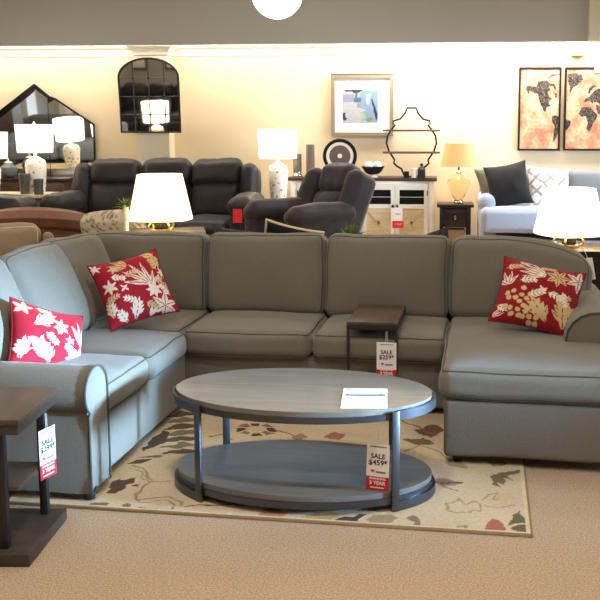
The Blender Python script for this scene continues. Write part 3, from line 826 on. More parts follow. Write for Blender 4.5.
o = vase('shorter banded silver vase in front of the lamp on the cream console', 38.5, atcz(38.5, YC-.23, zc), 0, [(.048, 0), (.05, .08), (.058, .17), (.054, .175), (.046, .15), (.04, .02)], 'silver_vase')

# dark chest with lidded jar behind, and the angular mirror on the wall
pch = aty(20, 178, 10.1)
ch = thing('dark_chest', 'dark brown wooden chest against the wall below the angular mirror', 'chest', (aty(20, 178, 10.2).x, 10.22, 0))
xr2 = aty(72, 178, 10.2).x-ch.location.x; zch = pch.z
obj('top', bxo(-1.1, xr2, -.24, .22, zch-.035, zch, .004), 'blackwood', ch)
obj('body', bxo(-1.07, xr2-.03, -.21, .2, .08, zch-.035, .004), 'wood_walnut', ch)
for k in range(3):
    z1 = zch-.06-k*.26
    for (a, b) in ((-1.04, -.3), (-.27, xr2-.06)):
        d = obj('drawer', bxo(a, b, -.228, -.21, z1-.23, z1, .004), 'wood_walnut', ch)
        obj('knob', lathe(nb(), [(.008, 0), (.014, .012), (.006, .02)], (a+b)/2, -.24, z1-.12, 10), 'metal_dark', d)
for sx in (-1.05, xr2-.08):
    for sy in (-.19, .14): obj('leg', bxo(sx, sx+.05, sy, sy+.05, 0, .08), 'wood_walnut', ch)
jar = thing('lidded_jar', 'round blue-grey lidded jar on the dark chest at far left', 'jar', atcz(9.5, 10.15, zch))
obj('body', lathe(nb(), [(.045, 0), (.085, .03), (.108, .08), (.10, .13), (.055, .17), (.045, .18)], seg=28), 'grey_vase', jar)
lid = obj('lid', lathe(nb(), [(.05, .18), (.052, .19), (.02, .205), (.01, .21)], seg=24), 'ceramic', jar)
obj('knob', lathe(nb(), [(.008, .21), (.013, .225), (.005, .24)], seg=12), 'ceramic', lid)

def panel_from_px(pts, Y): return [(aty(x, y, Y).x, aty(x, y, Y).z) for x, y in pts]
am = thing('angular_mirror', 'large pointed wall mirror with a sloping upper edge painted as a dark reflection above the chest at far left', 'mirror', (aty(38, 185, YB-.02).x, YB-.02, aty(38, 185, YB-.02).z))
def rel(poly, o): return [(x-o.location.x, z-o.location.z) for x, z in poly]
def mir(name, pts, y0, y1, m, tilt=0., ln=None):
    b = prism(nb(), rel(panel_from_px(pts, YB-.03), am), y0, y1, 'y')
    o = obj(name, b, m, am, False, label=ln)
    return o
am.rotation_euler = (.085, 0, 0)
mir('backing', [(-24, 131), (38, 84), (52, 96), (58, 98), (96, 124), (96, 188), (-24, 188)], -.012, .018, 'black')
mir('glass_panel', [(-21, 131), (37.5, 88), (51, 98), (51, 186), (-21, 186)], -.018, -.012, 'mirror')
mir('glass_panel', [(51.6, 103), (58, 99.5), (95, 125), (95, 186), (51.6, 186)], -.018, -.012, 'mirror')
mir('bevel', [(-24, 131), (38, 84), (41, 88), (38, 92), (-24, 138)], -.03, -.0185, 'mirror_dark_refl', ln='bevelled strip along the left slope with a dark reflection painted in its colour')

# arched window-pane mirror on the pilaster
YM = YB-.25
c0 = aty(121, 133, YM); c1 = aty(182, 133, YM); cm = (c0+c1)/2; wM = (c1.x-c0.x)/2; zb = aty(151, 133, YM).z; zt_ = aty(151, 57.5, YM).z; zs = aty(151, 78, YM).z
ar = thing('arched_mirror', 'arched black framed window-pane mirror hung on the wall pilaster', 'mirror', (cm.x, YM, zb))
ar.rotation_euler = (.075, 0, 0)
hT = zt_-zb; hS = zs-zb
def arch(w, z0, hs, ht, n=24):
    R = [(w*math.cos(PI*k/n), hs+(ht-hs)*math.sin(PI*k/n)) for k in range(n+1)]
    return [(-w, z0), (w, z0)]+R
obj('glass', prism(nb(), arch(wM-.01, .01, hS, hT-.01), -.008, .008, 'y'), 'mirror', ar, False)
def arcloop(w, z0, hs, ht): return arch(w, z0, hs, ht)
bm = nb(); pth = [(x, -.01, z) for x, z in arch(wM-.012, .012, hS, hT-.012)]
tube(bm, pth, .013, 8, True)
obj('frame', bm, 'black', ar)
bm = nb()
for k in (-1, 0, 1):
    x = k*wM*.5; zt2_ = hS+(hT-hS)*math.sqrt(max(0, 1-(x/wM)**2))-.01
    tube(bm, [(x, -.014, .01), (x, -.014, zt2_)], .0045, 6)
for z in (hS, hS*.665, hS*.335): tube(bm, [(-wM+.01, -.016, z), (wM-.01, -.016, z)], .0045, 6)
obj('muntin', bm, 'metal_dark', ar)
bm = nb()
for k in (-1, 0, 1):
    for z in (hS, hS*.665, hS*.335):
        bmesh.ops.create_uvsphere(bm, u_segments=8, v_segments=6, radius=.013, matrix=Matrix.Translation((k*wM*.5, -.016, z)))
obj('rosette', bm, 'black', ar)

# ================================================================== RECLINERS
def recliner(name, label, cat, loc, rz, n, sw, m, top=1.26, arm_h=.89, tilt=-14, depth=.92, armw=.27, group=None):
    t = thing(name, label, cat, loc, rz, group)
    W2 = n*sw/2; k = top/1.26
    softo('base', m, t, (0, -.02, .27), (n*sw+.02, depth-.1, .40), .04, wr=.006, seed=1, n=6)
    for i in range(n):
        x = -W2+sw*(i+.5); ti = math.radians(tilt)
        softo('seat_cushion', m, t, (x, -.10, .53), (sw-.01, .66, .20), .08, (0, .02, .035), (.05, 0, 0), .008, i+2, 8)
        softo('footrest', m, t, (x, -.47, .33), (sw-.015, .10, .34), .045, (0, .02, 0), (0, 0, 0), .006, i+5, 6)
        b = softo('backrest', m, t, (x, .27, .80), (sw-.02, .20, .44), .085, (0, .045, 0), (ti, 0, 0), .01, i+8, 10)
        y0 = .27+.33*math.tan(-ti)
        softo('headrest', m, t, (x, y0+.0, .80+.31), (sw-.005, .25, .33), .10, (0, .03, .02), (ti, 0, 0), .012, i+11, 10)
        bm = nb()
        for s in (-1, 1): tube(bm, [(x+s*sw*.22, .155, .64), (x+s*sw*.22, .15+.17*math.tan(-ti), .80), (x+s*sw*.20, .17+.28*math.tan(-ti), .92)], .006, 5)
        obj('tufting_seam', bm, 'black', b)
    for s in (-1, 1):
        softo('arm', m, t, (s*(W2+armw/2), -.10, arm_h/2+.0), (armw*.86, .80, arm_h-.10), .07, (.01, .01, 0), (0, 0, 0), .008, 20+s, 8)
        softo('arm_pad', m, t, (s*(W2+armw/2), -.12, arm_h-.085), (armw+.03, .78, .20), .098, (.01, .02, .02), (0, 0, 0), .01, 23+s, 10)
        softo('wing', m, t, (s*(W2+.085), .30, .90), (.20, .30, .66), .09, (.01, .02, 0), (math.radians(tilt), 0, 0), .01, 26+s, 10)
    softo('back_shell', m, t, (0, .40, .66), (n*sw+.12, .10, .95), .05, (0, .02, 0), (math.radians(tilt), 0, 0), .006, 30, 8)
    return t
pL = aty(49, 200, 9.2); pRr = aty(257, 200, 9.2)
wtot = pRr.x-pL.x; swd = (wtot-.54)/3
rs = recliner('reclining_sofa', 'dark charcoal leather three-seat reclining sofa against the cream wall', 'sofa', ((pL.x+pRr.x)/2, 9.42, 0), 0, 3, swd, 'leather')
pch2 = camz(322, 200, 8.35)
rc = recliner('recliner_chair', 'grey-brown suede recliner armchair turned to the left in front of the white cabinet', 'armchair', (pch2.x-.13, pch2.y, 0), math.radians(-43), 1, .48, 'suede', tilt=-24, arm_h=.90, armw=.20, depth=.80)
# red tag on the recliner sofa arm
p = aty(237.5, 216, 8.88)
rt = obj('price_tag', bxo(-.05, .05, -.002, .002, -.075, .075), 'tag_orange', None, False); rt.location = (p.x, 8.885, p.z)
tag(rt, 'plain red tag on the front of the reclining sofa arm', 'tag')
# dark leather ottoman far left
p = aty(8, 196, 8.9)
ot = thing('leather_ottoman', 'dark leather cushioned ottoman at the left edge in front of the console', 'ottoman', (p.x-.05, 8.72, 0))
softo('cushion', 'leather', ot, (0, 0, p.z-.11), (.76, .5, .22), .10, (.01, .02, .03), wr=.01, n=10)
softo('body', 'leather', ot, (0, 0, (p.z-.2)/2+.03), (.70, .46, p.z-.26), .05, wr=.006, n=8)
for sx in (-.3, .3):
    for sy in (-.18, .18): obj('foot', lathe(nb(), [(.02, 0), (.025, .06)], sx, sy, 0, 12), 'foot', ot)
# cream-trimmed chair front peeking over the sofa (white welt line)

# ================================================================== WHITE CABINET AND ITS ORNAMENTS
YD = 10.02
dl = aty(288, 178, YD).x; dr = aty(437, 178, YD).x; zd = aty(360, 177.5, YD).z
dm = thing('white_cabinet', 'white farmhouse cabinet with dark wood top and crossed door panels', 'cabinet', ((dl+dr)/2, YD+.2, 0)); hw = (dr-dl)/2
obj('top', bxo(-hw, hw, -.22, .24, zd-.04, zd, .005), 'wood_walnut', dm)
obj('body', bxo(-hw+.03, hw-.03, -.18, .22, .08, zd-.04, .003), 'white', dm)
for x in (-hw+.03, hw-.09): obj('post', bxo(x, x+.06, -.2, -.18, .0, zd-.04, .003), 'white', dm)
obj('plinth', bxo(-hw+.05, hw-.05, -.17, .2, 0, .08), 'white', dm)
nD = 4; dw = (2*hw-.2)/nD; zt3 = zd-.075; zb3 = .12
for i in range(nD):
    x0 = -hw+.1+dw*i+.006; x1 = x0+dw-.012; y0 = -.205
    bm = nb(); fw = .045; zm = zt3-.29
    box(bm, x0, x0+fw, y0, -.18, zb3, zt3, .002); box(bm, x1-fw, x1, y0, -.18, zb3, zt3, .002)
    for z in (zb3, zt3-.07, zm): box(bm, x0+fw, x1-fw, y0, -.181, z, z+(.07 if z != zm else .05), .002)
    d = obj('door', bm, 'white', dm, False)
    obj('window_pane', bxo(x0+fw, x1-fw, -.19, -.184, zm+.05, zt3-.07), 'dark_glass', d, False)
    obj('lower_panel', bxo(x0+fw, x1-fw, -.188, -.183, zb3+.07, zm), 'whitewash', d, False)
    bm = nb(); xa, xb, za, zb_ = x0+fw, x1-fw, zm-.34, zm
    for (p0, p1) in (((xa, za), (xb, zb_)), ((xa, zb_), (xb, za))):
        dx, dz = p1[0]-p0[0], p1[1]-p0[1]; l = math.hypot(dx, dz); nx, nz = -dz/l*.013, dx/l*.013
        prism(bm, [(p0[0]+nx, p0[1]+nz), (p0[0]-nx, p0[1]-nz), (p1[0]-nx, p1[1]-nz), (p1[0]+nx, p1[1]+nz)], -.20, -.188, 'y')
    box(bm, xa, xb, -.2, -.188, za-.03, za)
    obj('cross_brace', bm, 'whitewash', d, False)
    bm = nb(); tube(bm, [(x0+fw, -.192, (zm+.05+zt3-.07)/2), (x1-fw, -.192, (zm+.05+zt3-.07)/2)], .003, 5)
    obj('glazing_bar', bm, 'white', d)
    kx = x1-.02 if i % 2 == 0 else x0+.02
    bm = nb(); bmesh.ops.create_uvsphere(bm, u_segments=12, v_segments=8, radius=.016, matrix=Matrix.Translation((kx, y0-.018, zm+.03)))
    obj('knob', bm, 'black', d)
    hx = x0+.006 if i % 2 == 0 else x1-.006
    obj('hinge', bxo(hx-.006, hx+.006, y0-.004, y0, zt3-.14, zt3-.08), 'metal_dark', d, False)
p = aty(398, 208, 9.78)
t = thing('price_tag', 'sale tag hanging from a knob of the white cabinet', 'tag', (p.x, 9.79, p.z))
obj('card', bxo(-.05, .05, -.001, .001, -.17, .0), 'tag_white', t, False)
obj('lower_band', bxo(-.065, .065, -.0022, -.0012, -.235, -.15), 'tag_orange', t, False, label='red lower band')
textmesh('lettering', 'SALE', .03, 'ink', t, TR(0, -.002, -.07, PI/2)); textmesh('lettering', '3 YEAR', .026, 'tag_white', t, TR(0, -.0028, -.19, PI/2))
obj('hanging_loop', tube(nb(), [(0, 0, -.005), (0, .01, .045)], .0012, 5), 'ink', t)
def onD(px, dy=.1): q = aty(px, 174, YD+dy); return Vector((q.x, YD+dy, zd))
for px, h, lb in ((297.5, .27, 'shorter taupe cylinder candle holder on the white cabinet beside the lamp'), (310.5, .385, 'taller taupe cylinder candle holder on the white cabinet beside the lamp')):
    t = thing('candle_holder', lb, 'candle holder', onD(px, .16), 0, 'taupe cylinders on the white cabinet')
    obj('foot', lathe(nb(), [(.06, 0), (.062, .012), (.05, .03), (.05, .055)], seg=24), 'chrome', t)
    obj('cylinder', lathe(nb(), [(.046, .055), (.05, .06), (.05, h), (.044, h), (.044, h-.02)], seg=24), 'taupe_vase', t)
t = thing('charger_plate', 'round dark charger with white ring standing on the white cabinet', 'plate', onD(340, .14))
pc0 = aty(340, 156, YD+.14); zz = pc0.z-zd
def disc(r0, r1, y0, y1, n=48):
    bm = nb(); A = []
    for (r, y) in ((r0, y0), (r1, y0), (r1, y1), (r0, y1)): A.append([bm.verts.new((r*math.cos(2*PI*k/n), y, zz+r*math.sin(2*PI*k/n))) for k in range(n)])
    for a in range(4):
        for k in range(n): bm.faces.new((A[a][k], A[a][(k+1) % n], A[(a+1) % 4][(k+1) % n], A[(a+1) % 4][k]))
    return bm
R_ = .205
obj('rim', disc(.165, R_, -.012, .008), 'black', t); obj('ring', disc(.128, .165, -.010, .006), 'ceramic', t, label='white ring')
obj('centre', disc(.001, .128, -.008, .004), 'taupe_vase', t); obj('boss', disc(.001, .028, -.02, -.008), 'ceramic', t, label='small white centre button')
bm = nb()
for s in (-1, 1): tube(bm, [(s*.08, -.05, .006), (s*.08, .015, .02), (s*.07, .03, .22)], .006, 6); tube(bm, [(s*.08, -.05, .006), (s*.08, -.052, .04)], .006, 6); tube(bm, [(s*.08, -.05, .006), (s*.08, .11, .006)], .006, 6)
obj('easel', bm, 'black', t)
t = thing('decor_bowl', 'black footed bowl on the white cabinet holding white balls', 'bowl', onD(373, .05))
obj('bowl', lathe(nb(), [(.05, .035), (.09, .055), (.135, .125), (.14, .13), (.128, .125), (.085, .062), (.001, .05)], seg=32), 'black', t)
obj('foot', lathe(nb(), [(.055, 0), (.055, .01), (.028, .02), (.03, .036)], seg=24), 'ceramic', t)
for (dx, dy, dz, lb) in ((-.045, 0, .135, 'left white ball in the black bowl'), (.05, .01, .14, 'right white ball in the black bowl')):
    bm = nb(); bmesh.ops.create_uvsphere(bm, u_segments=20, v_segments=14, radius=.052)
    o = obj('decor_ball', bm, 'ceramic'); o.location = onD(373, .05)+Vector((dx, dy, dz)); tag(o, lb, 'ball', 'white balls in the black bowl')
# quatrefoil wire shelf
YQ = YD+.16
qp = [(400, 108), (416, 108), (418, 113), (423, 119), (430, 121), (430, 124), (428, 125), (432, 130), (435.5, 136), (436.5, 143), (434, 151), (430, 157), (428, 160), (429, 163), (426, 166), (421, 169), (418, 175)]
right = [aty(x, y, YQ) for x, y in qp]; cxq = aty(411.5, 140, YQ).x
o0 = Vector((cxq, YQ, zd))
hp = [(aty(x, y, YQ).x-cxq, max(.004, aty(x, y, YQ).z-zd)) for x, y in qp[1:]]
hp[-1] = (hp[-1][0], .006)
loop = [(x, z) for x, z in hp]+[(-x, z) for x, z in hp[::-1]]
t = thing('wall_shelf_ornament', 'black wire shelf with scalloped outline and two thin wood shelves on the white cabinet', 'shelf', o0)
bm = nb()
tube(bm, [(x, -.03, z) for x, z in loop], .0125, 6, True); tube(bm, [(x, .05, z) for x, z in loop], .0085, 6, True)
for i in (0, 4, 9, 14, 18, 23, 27): i = i % len(loop); tube(bm, [(loop[i][0], -.05, loop[i][1]), (loop[i][0], .05, loop[i][1])], .006, 6)
obj('wire_frame', bm, 'black', t)
for py in (130.5, 152.5):
    z = aty(411, py, YQ).z-zd; w2 = .34
    obj('shelf_board', bxo(-w2, w2, -.06, .06, z-.012, z+.012, .002), 'taupe_vase', t)
t = thing('candle_jar', 'white cylinder candle beside the small dark lantern on the white cabinet', 'candle', onD(414, -.02))
obj('wax', lathe(nb(), [(.032, 0), (.033, .11), (.030, .112), (.001, .108)], seg=20), 'ceramic', t)
obj('wick', tube(nb(), [(0, 0, .107), (0, 0, .125)], .0018, 5), 'black', t)
t = thing('small_lantern', 'small dark metal lantern on the right end of the white cabinet', 'lantern', onD(421.5, -.02))
obj('body', bxo(-.045, .045, -.04, .04, 0, .10, .004), 'metal_dark', t)
obj('roof', lathe(nb(), [(.05, .10), (.03, .125), (.012, .14), (.02, .15), (.018, .165), (.004, .17)], seg=16), 'black', t)
t = obj('decor_cube', bxo(-.03, .03, -.03, .03, 0, .075, .004), 'black'); t.location = onD(406.5, .0); tag(t, 'small black block left of the candle on the white cabinet', 'ornament')

# framed abstract print
YA = YB-.035
a0, a1 = aty(331.5, 136, YA), aty(393.5, 74.5, YA)
t = thing('framed_print', 'framed blue and white abstract print with wide mat above the white cabinet', 'picture', ((a0.x+a1.x)/2, YA, a0.z)); w = (a1.x-a0.x)/2; h = a1.z-a0.z
def framebm(w, h, fw, y0, y1):
    bm = nb()
    for (p0, p1, q0, q1) in (((-w, 0), (w, 0), (-w+fw, fw), (w-fw, fw)), ((-w, h), (w, h), (-w+fw, h-fw), (w-fw, h-fw)), ((-w, 0), (-w, h), (-w+fw, fw), (-w+fw, h-fw)), ((w, 0), (w, h), (w-fw, fw), (w-fw, h-fw))):
        prism(bm, [p0, p1, q1, q0], y0, y1, 'y')
    bmesh.ops.remove_doubles(bm, verts=bm.verts[:], dist=1e-5)
    return bm
obj('frame', framebm(w, h, .045, -.03, .02), 'frame_gold', t, False)
obj('mat_board', bxo(-w+.04, w-.04, -.006, .01, .04, h-.04), 'mat_board', t, False)
obj('top_edge', bxo(-w, w, -.032, .018, h, h+.01), 'wood_walnut', t, False, label='dark upper edge of the frame')
def P2(x, y): return (x/583, 1-y/600)
Apol = [([(110, 190), (215, 190), (215, 265), (105, 270)], (176, 186, 226)), ([(280, 160), (440, 150), (440, 460), (290, 470), (270, 380), (330, 340), (250, 320), (255, 230)], (160, 192, 226)),
        ([(120, 148), (310, 146), (285, 158), (260, 176), (215, 180), (200, 168), (140, 166)], (66, 74, 96)), ([(222, 178), (244, 180), (246, 220), (284, 230), (284, 262), (250, 272), (212, 268), (208, 232), (226, 222)], (106, 132, 160)),
        ([(238, 280), (262, 290), (290, 318), (262, 322), (240, 318)], (168, 180, 200)), ([(374, 236), (386, 240), (404, 290), (424, 350), (434, 380), (432, 436), (414, 440), (406, 380), (392, 310)], (52, 54, 74)),
        ([(270, 380), (300, 370), (330, 420), (300, 440), (268, 410)], (214, 222, 186)), ([(340, 430), (372, 412), (392, 420), (392, 448), (350, 458), (330, 450)], (150, 178, 104)), ([(112, 372), (136, 370), (132, 410), (150, 430), (138, 440), (112, 446), (104, 420)], (58, 64, 130)), ([(330, 180), (370, 190), (350, 300), (330, 280)], (226, 234, 240)), ([(290, 440), (340, 460), (300, 470)], (222, 226, 220))]
Apol = [([P2(*p) for p in q], c) for q, c in Apol]
s0, s1, q0, q1 = .18, .755, .215, .765
def artfn(s, t_):
    x = s0+(s1-s0)*s; y = q0+(q1-q0)*t_
    x += .012*noise.noise(Vector((x*16, y*16, 2))); y += .012*noise.noise(Vector((x*16, y*16, 7)))
    c = (222, 226, 230)
    for poly, col in Apol:
        if inpoly((x, y), poly): c = col
    k = 10*noise.noise(Vector((x*30, y*30, 1)))
    return tuple(max(0, min(255, (a+k)*.74)) for a in c)
grid_sheet('art_sheet', lambda s, t_: ((s0+(s1-s0)*s-.5)*2*w, -.0075, (q0+(q1-q0)*t_)*h), 90, 90, artfn, 'art', t)

# two-panel world map
def mapfn_factory(x0, x1):
    pol = [[(88, 170), (95, 155), (125, 155), (160, 165), (170, 130), (200, 125), (235, 125), (250, 140), (285, 145), (300, 175), (290, 190), (275, 160), (250, 160), (255, 185), (240, 200), (250, 225), (270, 240), (250, 260), (262, 290), (235, 295), (232, 320), (215, 325), (205, 300), (185, 265), (170, 210), (140, 200), (115, 190), (108, 215), (98, 195)],
           [(275, 350), (300, 345), (330, 365), (372, 385), (368, 420), (340, 445), (315, 470), (300, 500), (285, 525), (283, 470), (290, 420), (270, 385)],
           [(270, 195), (300, 205), (305, 235), (285, 235), (290, 215)],
           [(345, 80), (400, 75), (440, 85), (452, 115), (435, 140), (400, 160), (375, 178), (370, 200), (358, 195), (360, 165), (345, 130)],
           [(245, 100), (260, 85), (300, 78), (340, 84), (300, 88), (262, 100), (250, 112)],
           [(445, 300), (470, 290), (510, 295), (530, 318), (562, 345), (548, 375), (530, 400), (520, 430), (505, 458), (488, 435), (490, 390), (480, 355), (445, 355), (427, 335)],
           [(455, 265), (470, 240), (500, 225), (520, 200), (545, 180), (600, 165), (600, 300), (570, 275), (550, 262), (520, 270), (500, 255), (470, 262)],
           [(485, 200), (500, 165), (530, 150), (550, 160), (530, 172), (510, 185), (500, 210)],
           [(545, 275), (600, 290), (600, 340), (565, 340), (550, 310)], [(598, 330), (660, 330), (640, 380), (620, 400), (606, 370)], [(600, 165), (760, 160), (800, 200), (760, 260), (720, 300), (680, 330), (640, 330), (600, 300)], [(700, 420), (770, 410), (790, 460), (740, 490), (700, 470)]]
    def f(s, t_):
        x = x0+(x1-x0)*s; y = 565-(565-48)*t_
        a = noise.noise(Vector((x*.012, y*.012, 4))); b = noise.noise(Vector((x*.05, y*.05, 9))); d = noise.noise(Vector((x*.15, y*.15, 2)))
        xx = x+5*b; yy = y+5*d
        k = max(0, min(1, .5+.9*a+.35*b+.2*d))
        c = tuple(p*(1-k)+q*k for p, q in zip((226, 188, 150), (190, 108, 80)))
        if abs(d) < .02 and b > .1: c = (150, 100, 80)
        for p in pol:
            if inpoly((xx, yy), p):
                g = 40+26*max(-1, min(1, 2*b+d)); c = (g+12, g+6, g+2) if d < .38 else (150, 120, 100)
        return tuple(max(0, min(255, v)) for v in c)
    return f
for (x0, x1, u0, u1, lb) in ((517.5, 561.5, 50, 318, 'left panel of the rust coloured world map pair showing North America'), (563, 612, 336, 640, 'right panel of the rust coloured world map pair showing Africa')):
    b0, b1 = aty(x0, 150.5, YA), aty(x1, 67, YA)
    t = thing('map_panel', lb+', above the blue sofa', 'wall art', ((b0.x+b1.x)/2, YA, b0.z), 0, 'world map wall panels'); w = (b1.x-b0.x)/2; h = b1.z-b0.z
    obj('frame', framebm(w, h, .022, -.02, .02), 'black', t, False)
    obj('backing', bxo(-w+.02, w-.02, -.004, .012, .02, h-.02), 'box', t, False)
    grid_sheet('art_sheet', lambda s, t_, w=w, h=h: ((s-.5)*2*(w-.02), -.0055, .02+(h-.04)*t_), 110, 170, mapfn_factory(u0, u1), 'art', t)
p = aty(597.5, 69, YA-.03); o = obj('price_tag', bxo(-.035, .035, -.001, .001, -.04, .03), 'tag_white', None, False); o.location = (p.x, YA-.024, p.z); tag(o, 'small white tag on the upper right of the world map', 'tag')

# ================================================================== DARK END TABLE + GLASS LAMP
YE = 9.85
e0, e1 = aty(437, 204.5, YE), aty(474, 204.5, YE); ze = e0.z; hw2 = (e1.x-e0.x)/2
t = thing('night_table', 'dark espresso end table with drawer between the white cabinet and the blue sofa', 'table', ((e0.x+e1.x)/2, YE+.21, 0))
obj('tabletop', bxo(-hw2, hw2, -.21, .21, ze-.035, ze, .004), 'blackwood', t)
for sx in (-1, 1):
    for sy in (-1, 1): obj('leg', bxo(sx*(hw2-.055)-.022, sx*(hw2-.055)+.022, sy*.165-.022, sy*.165+.022, 0, ze-.035, .003), 'blackwood', t)
obj('apron', bxo(-hw2+.06, hw2-.06, -.17, .17, ze-.27, ze-.035), 'blackwood', t)
d = obj('drawer', bxo(-hw2+.085, hw2-.085, -.186, -.17, ze-.25, ze-.06, .004), 'blackwood', t)
obj('knob', bxo(-.012, .012, -.205, -.186, ze-.175, ze-.125, .003), 'chrome', d)
obj('shelf', bxo(-hw2+.04, hw2-.04, -.18, .18, ze-.50, ze-.47, .003), 'blackwood', t)
bx_ = obj('display_box', bxo(-.12, .12, -.1, .1, 0, .17, .003), 'box'); bx_.location = ((e0.x+e1.x)/2, YE+.19, ze-.47)
tag(bx_, 'tan printed box on the shelf of the dark end table', 'box')
xl = aty(458.5, 200, YE+.2).x
gl = thing('glass_lamp', 'amber glass jug lamp with tapered gold shade on the dark end table', 'lamp', (xl, YE+.2, ze))
obj('foot', lathe(nb(), [(.06, 0), (.062, .015), (.05, .03), (.052, .045)], seg=24), 'chrome', gl)
obj('glass_body', lathe(nb(), [(.045, .045), (.07, .07), (.11, .16), (.138, .24), (.128, .285), (.07, .32), (.035, .345), (.034, .36), (.028, .355), (.06, .315), (.118, .28), (.128, .24), (.10, .16), (.062, .075), (.02, .05)], seg=36, cap=False), 'amber_glass', gl)
obj('neck', lathe(nb(), [(.03, .352), (.032, .37), (.014, .385), (.012, .43), (.018, .44)], seg=16), 'chrome', gl)
obj('lamp_shade', shade_mesh(.215, .165, .435, .705, sq=.2), 'shade_gold', gl)
L5p = Vector((xl, YE+.2, ze+.57))

# ================================================================== BLUE SOFA, FAR RIGHT
YS = 9.25
s0_ = aty(479, 200, YS).x
zarm = aty(488, 196, YS).z; zseat = aty(520, 209, YS).z
bs = thing('loveseat', 'pale blue fabric sofa under the world map at far right', 'sofa', (s0_, YS, 0))
SWD = 2.1
softo('base', 'blue_fabric', bs, (SWD/2, .48, .24), (SWD-.1, .85, .34), .04, wr=.003, n=8)
for k in range(2):
    w = (SWD-.46)/2
    x_a, x_b = (.02, .23+w) if k == 0 else (.23+w, SWD-.02)
    softo('seat_cushion', 'blue_fabric', bs, ((x_a+x_b)/2, .38, zseat-.13), (x_b-x_a-.01, .84, .26), .07, (0, .02, .02), n=8, wr=.005, seed=k)
    softo('back_cushion', 'grey_fabric', bs, (.23+w*(k+.5), .80, zseat+.18), (w-.01, .22, .42), .08, (0, .04, .01), (math.radians(-10), 0, 0), n=10, wr=.006, seed=k+3)
for x in (.12, SWD-.12):
    softo('arm', 'blue_fabric', bs, (x, .56, (zarm-.12)/2+.03), (.18, .70, zarm-.14), .05, n=8, wr=.004)
    softo('arm_roll', 'blue_fabric', bs, (x, .56, zarm-.10), (.22, .74, .20), .098, n=10, wr=.004)
softo('back_frame', 'blue_fabric', bs, (SWD/2, .96, .62), (SWD-.1, .18, .98), .06, n=8, wr=.004)
for x in (.1, SWD-.1):
    for y in (.1, .9): obj('foot', lathe(nb(), [(.02, 0), (.025, .09)], x, y, 0, 12), 'foot', bs)
def cvP(px, py, Y): return aty(px, py, Y)
plain = lambda col: (lambda x, y: col)
pillow('sofa_pillow', 'moss green pillow tucked behind the black pillow on the blue sofa', aty(494, 184, 9.82), camvec(.19, .02, .06), camvec(-.03, .19, .08), .06, m='olive_fabric', colfn=plain((110, 106, 86)), pm=None, n=24)
pillow('sofa_pillow', 'black velvet throw pillow on the left end of the blue sofa', aty(508, 185, 9.58), camvec(.235, .045, -.03), camvec(-.03, .235, .12), .08, m='black_fabric', colfn=plain((12, 12, 16)), pm=None, n=24)
def ikat(x, y):
    a = abs((x*1.5+y*1.5) % 1-.5); b = abs((x*1.5-y*1.5) % 1-.5)
    return (150, 146, 142) if (a < .12 or b < .12) and noise.noise(Vector((x*6, y*6, 0))) > -.25 else (222, 218, 212)
pillow('sofa_pillow', 'grey and white diamond patterned pillow in the middle of the blue sofa', aty(549, 187, 9.68), camvec(.25, -.02, .02), camvec(.0, .22, .13), .08, m='white_fabric', colfn=ikat, pm=None, n=60)

# ================================================================== BEHIND THE SECTIONAL
# charcoal sofa back-to-back with the sectional
cz = .865
q0_ = WS(camz(232, 237, 5.9)).x; q1_ = .34
cso = thing('charcoal_sofa', 'low charcoal knit sofa standing back to back with the sectional', 'sofa', SW((q0_+q1_)/2, 5.64, 0), PI-PHI)
LW = (q1_-q0_)
softo('back_frame', 'char_fabric', cso, (0, -.12, .47), (LW, .2, .78), .07, wr=.004, n=10)
softo('base', 'char_fabric', cso, (0, -.55, .23), (LW, .8, .30), .05, wr=.004, n=8)
for k in range(3): softo('seat_cushion', 'char_fabric', cso, (LW*(k-1)/3, -.60, .44), (LW/3-.01, .72, .16), .06, (0, .01, .02), n=8, wr=.005, seed=k)
for s in (-1, 1): softo('arm', 'char_fabric', cso, (s*(LW/2-.09), -.55, .33), (.18, .84, .55), .06, n=8, wr=.004)
for sx in (-LW/2+.1, LW/2-.1):
    for sy in (-.15, -.9): obj('foot', lathe(nb(), [(.02, 0), (.025, .09)], sx, sy, 0, 12), 'foot', cso)
def knit(x, y): return (70, 68, 66) if noise.noise(Vector((x*14, y*14, 0))) > 0 else (48, 47, 47)
def creamtip(x, y): return (222, 202, 164) if y > .55-.3*x*x else (58, 56, 56)
G = 'dark pillows showing over the sectional back'
pillow('accent_pillow', 'charcoal knit pillow corner poking up behind the second back cushion', camz(240, 247, 6.0), camvec(.20, -.03, .03), camvec(-.09, .15, -.05), .06, m='white_fabric', colfn=knit, pm=None, n=40, group=G)
pillow('accent_pillow', 'black pillow with cream welt behind the middle of the sectional', camz(290, 247, 5.98), camvec(.20, -.048, .02), camvec(-.02, .17, -.06), .05, m='black_fabric', colfn=plain((24, 22, 24)), pm='cream_pipe', n=24, group=G, pr=.010)
pillow('accent_pillow', 'grey and cream knit pillow behind the third back cushion near the dark end table', camz(428, 250, 6.0), camvec(.17, .05, .03), camvec(-.02, .13, -.06), .05, m='white_fabric', colfn=lambda x, y: (196, 178, 146) if (x < .1 and y > .3) else knit(x, y), pm=None, n=40, group=G)

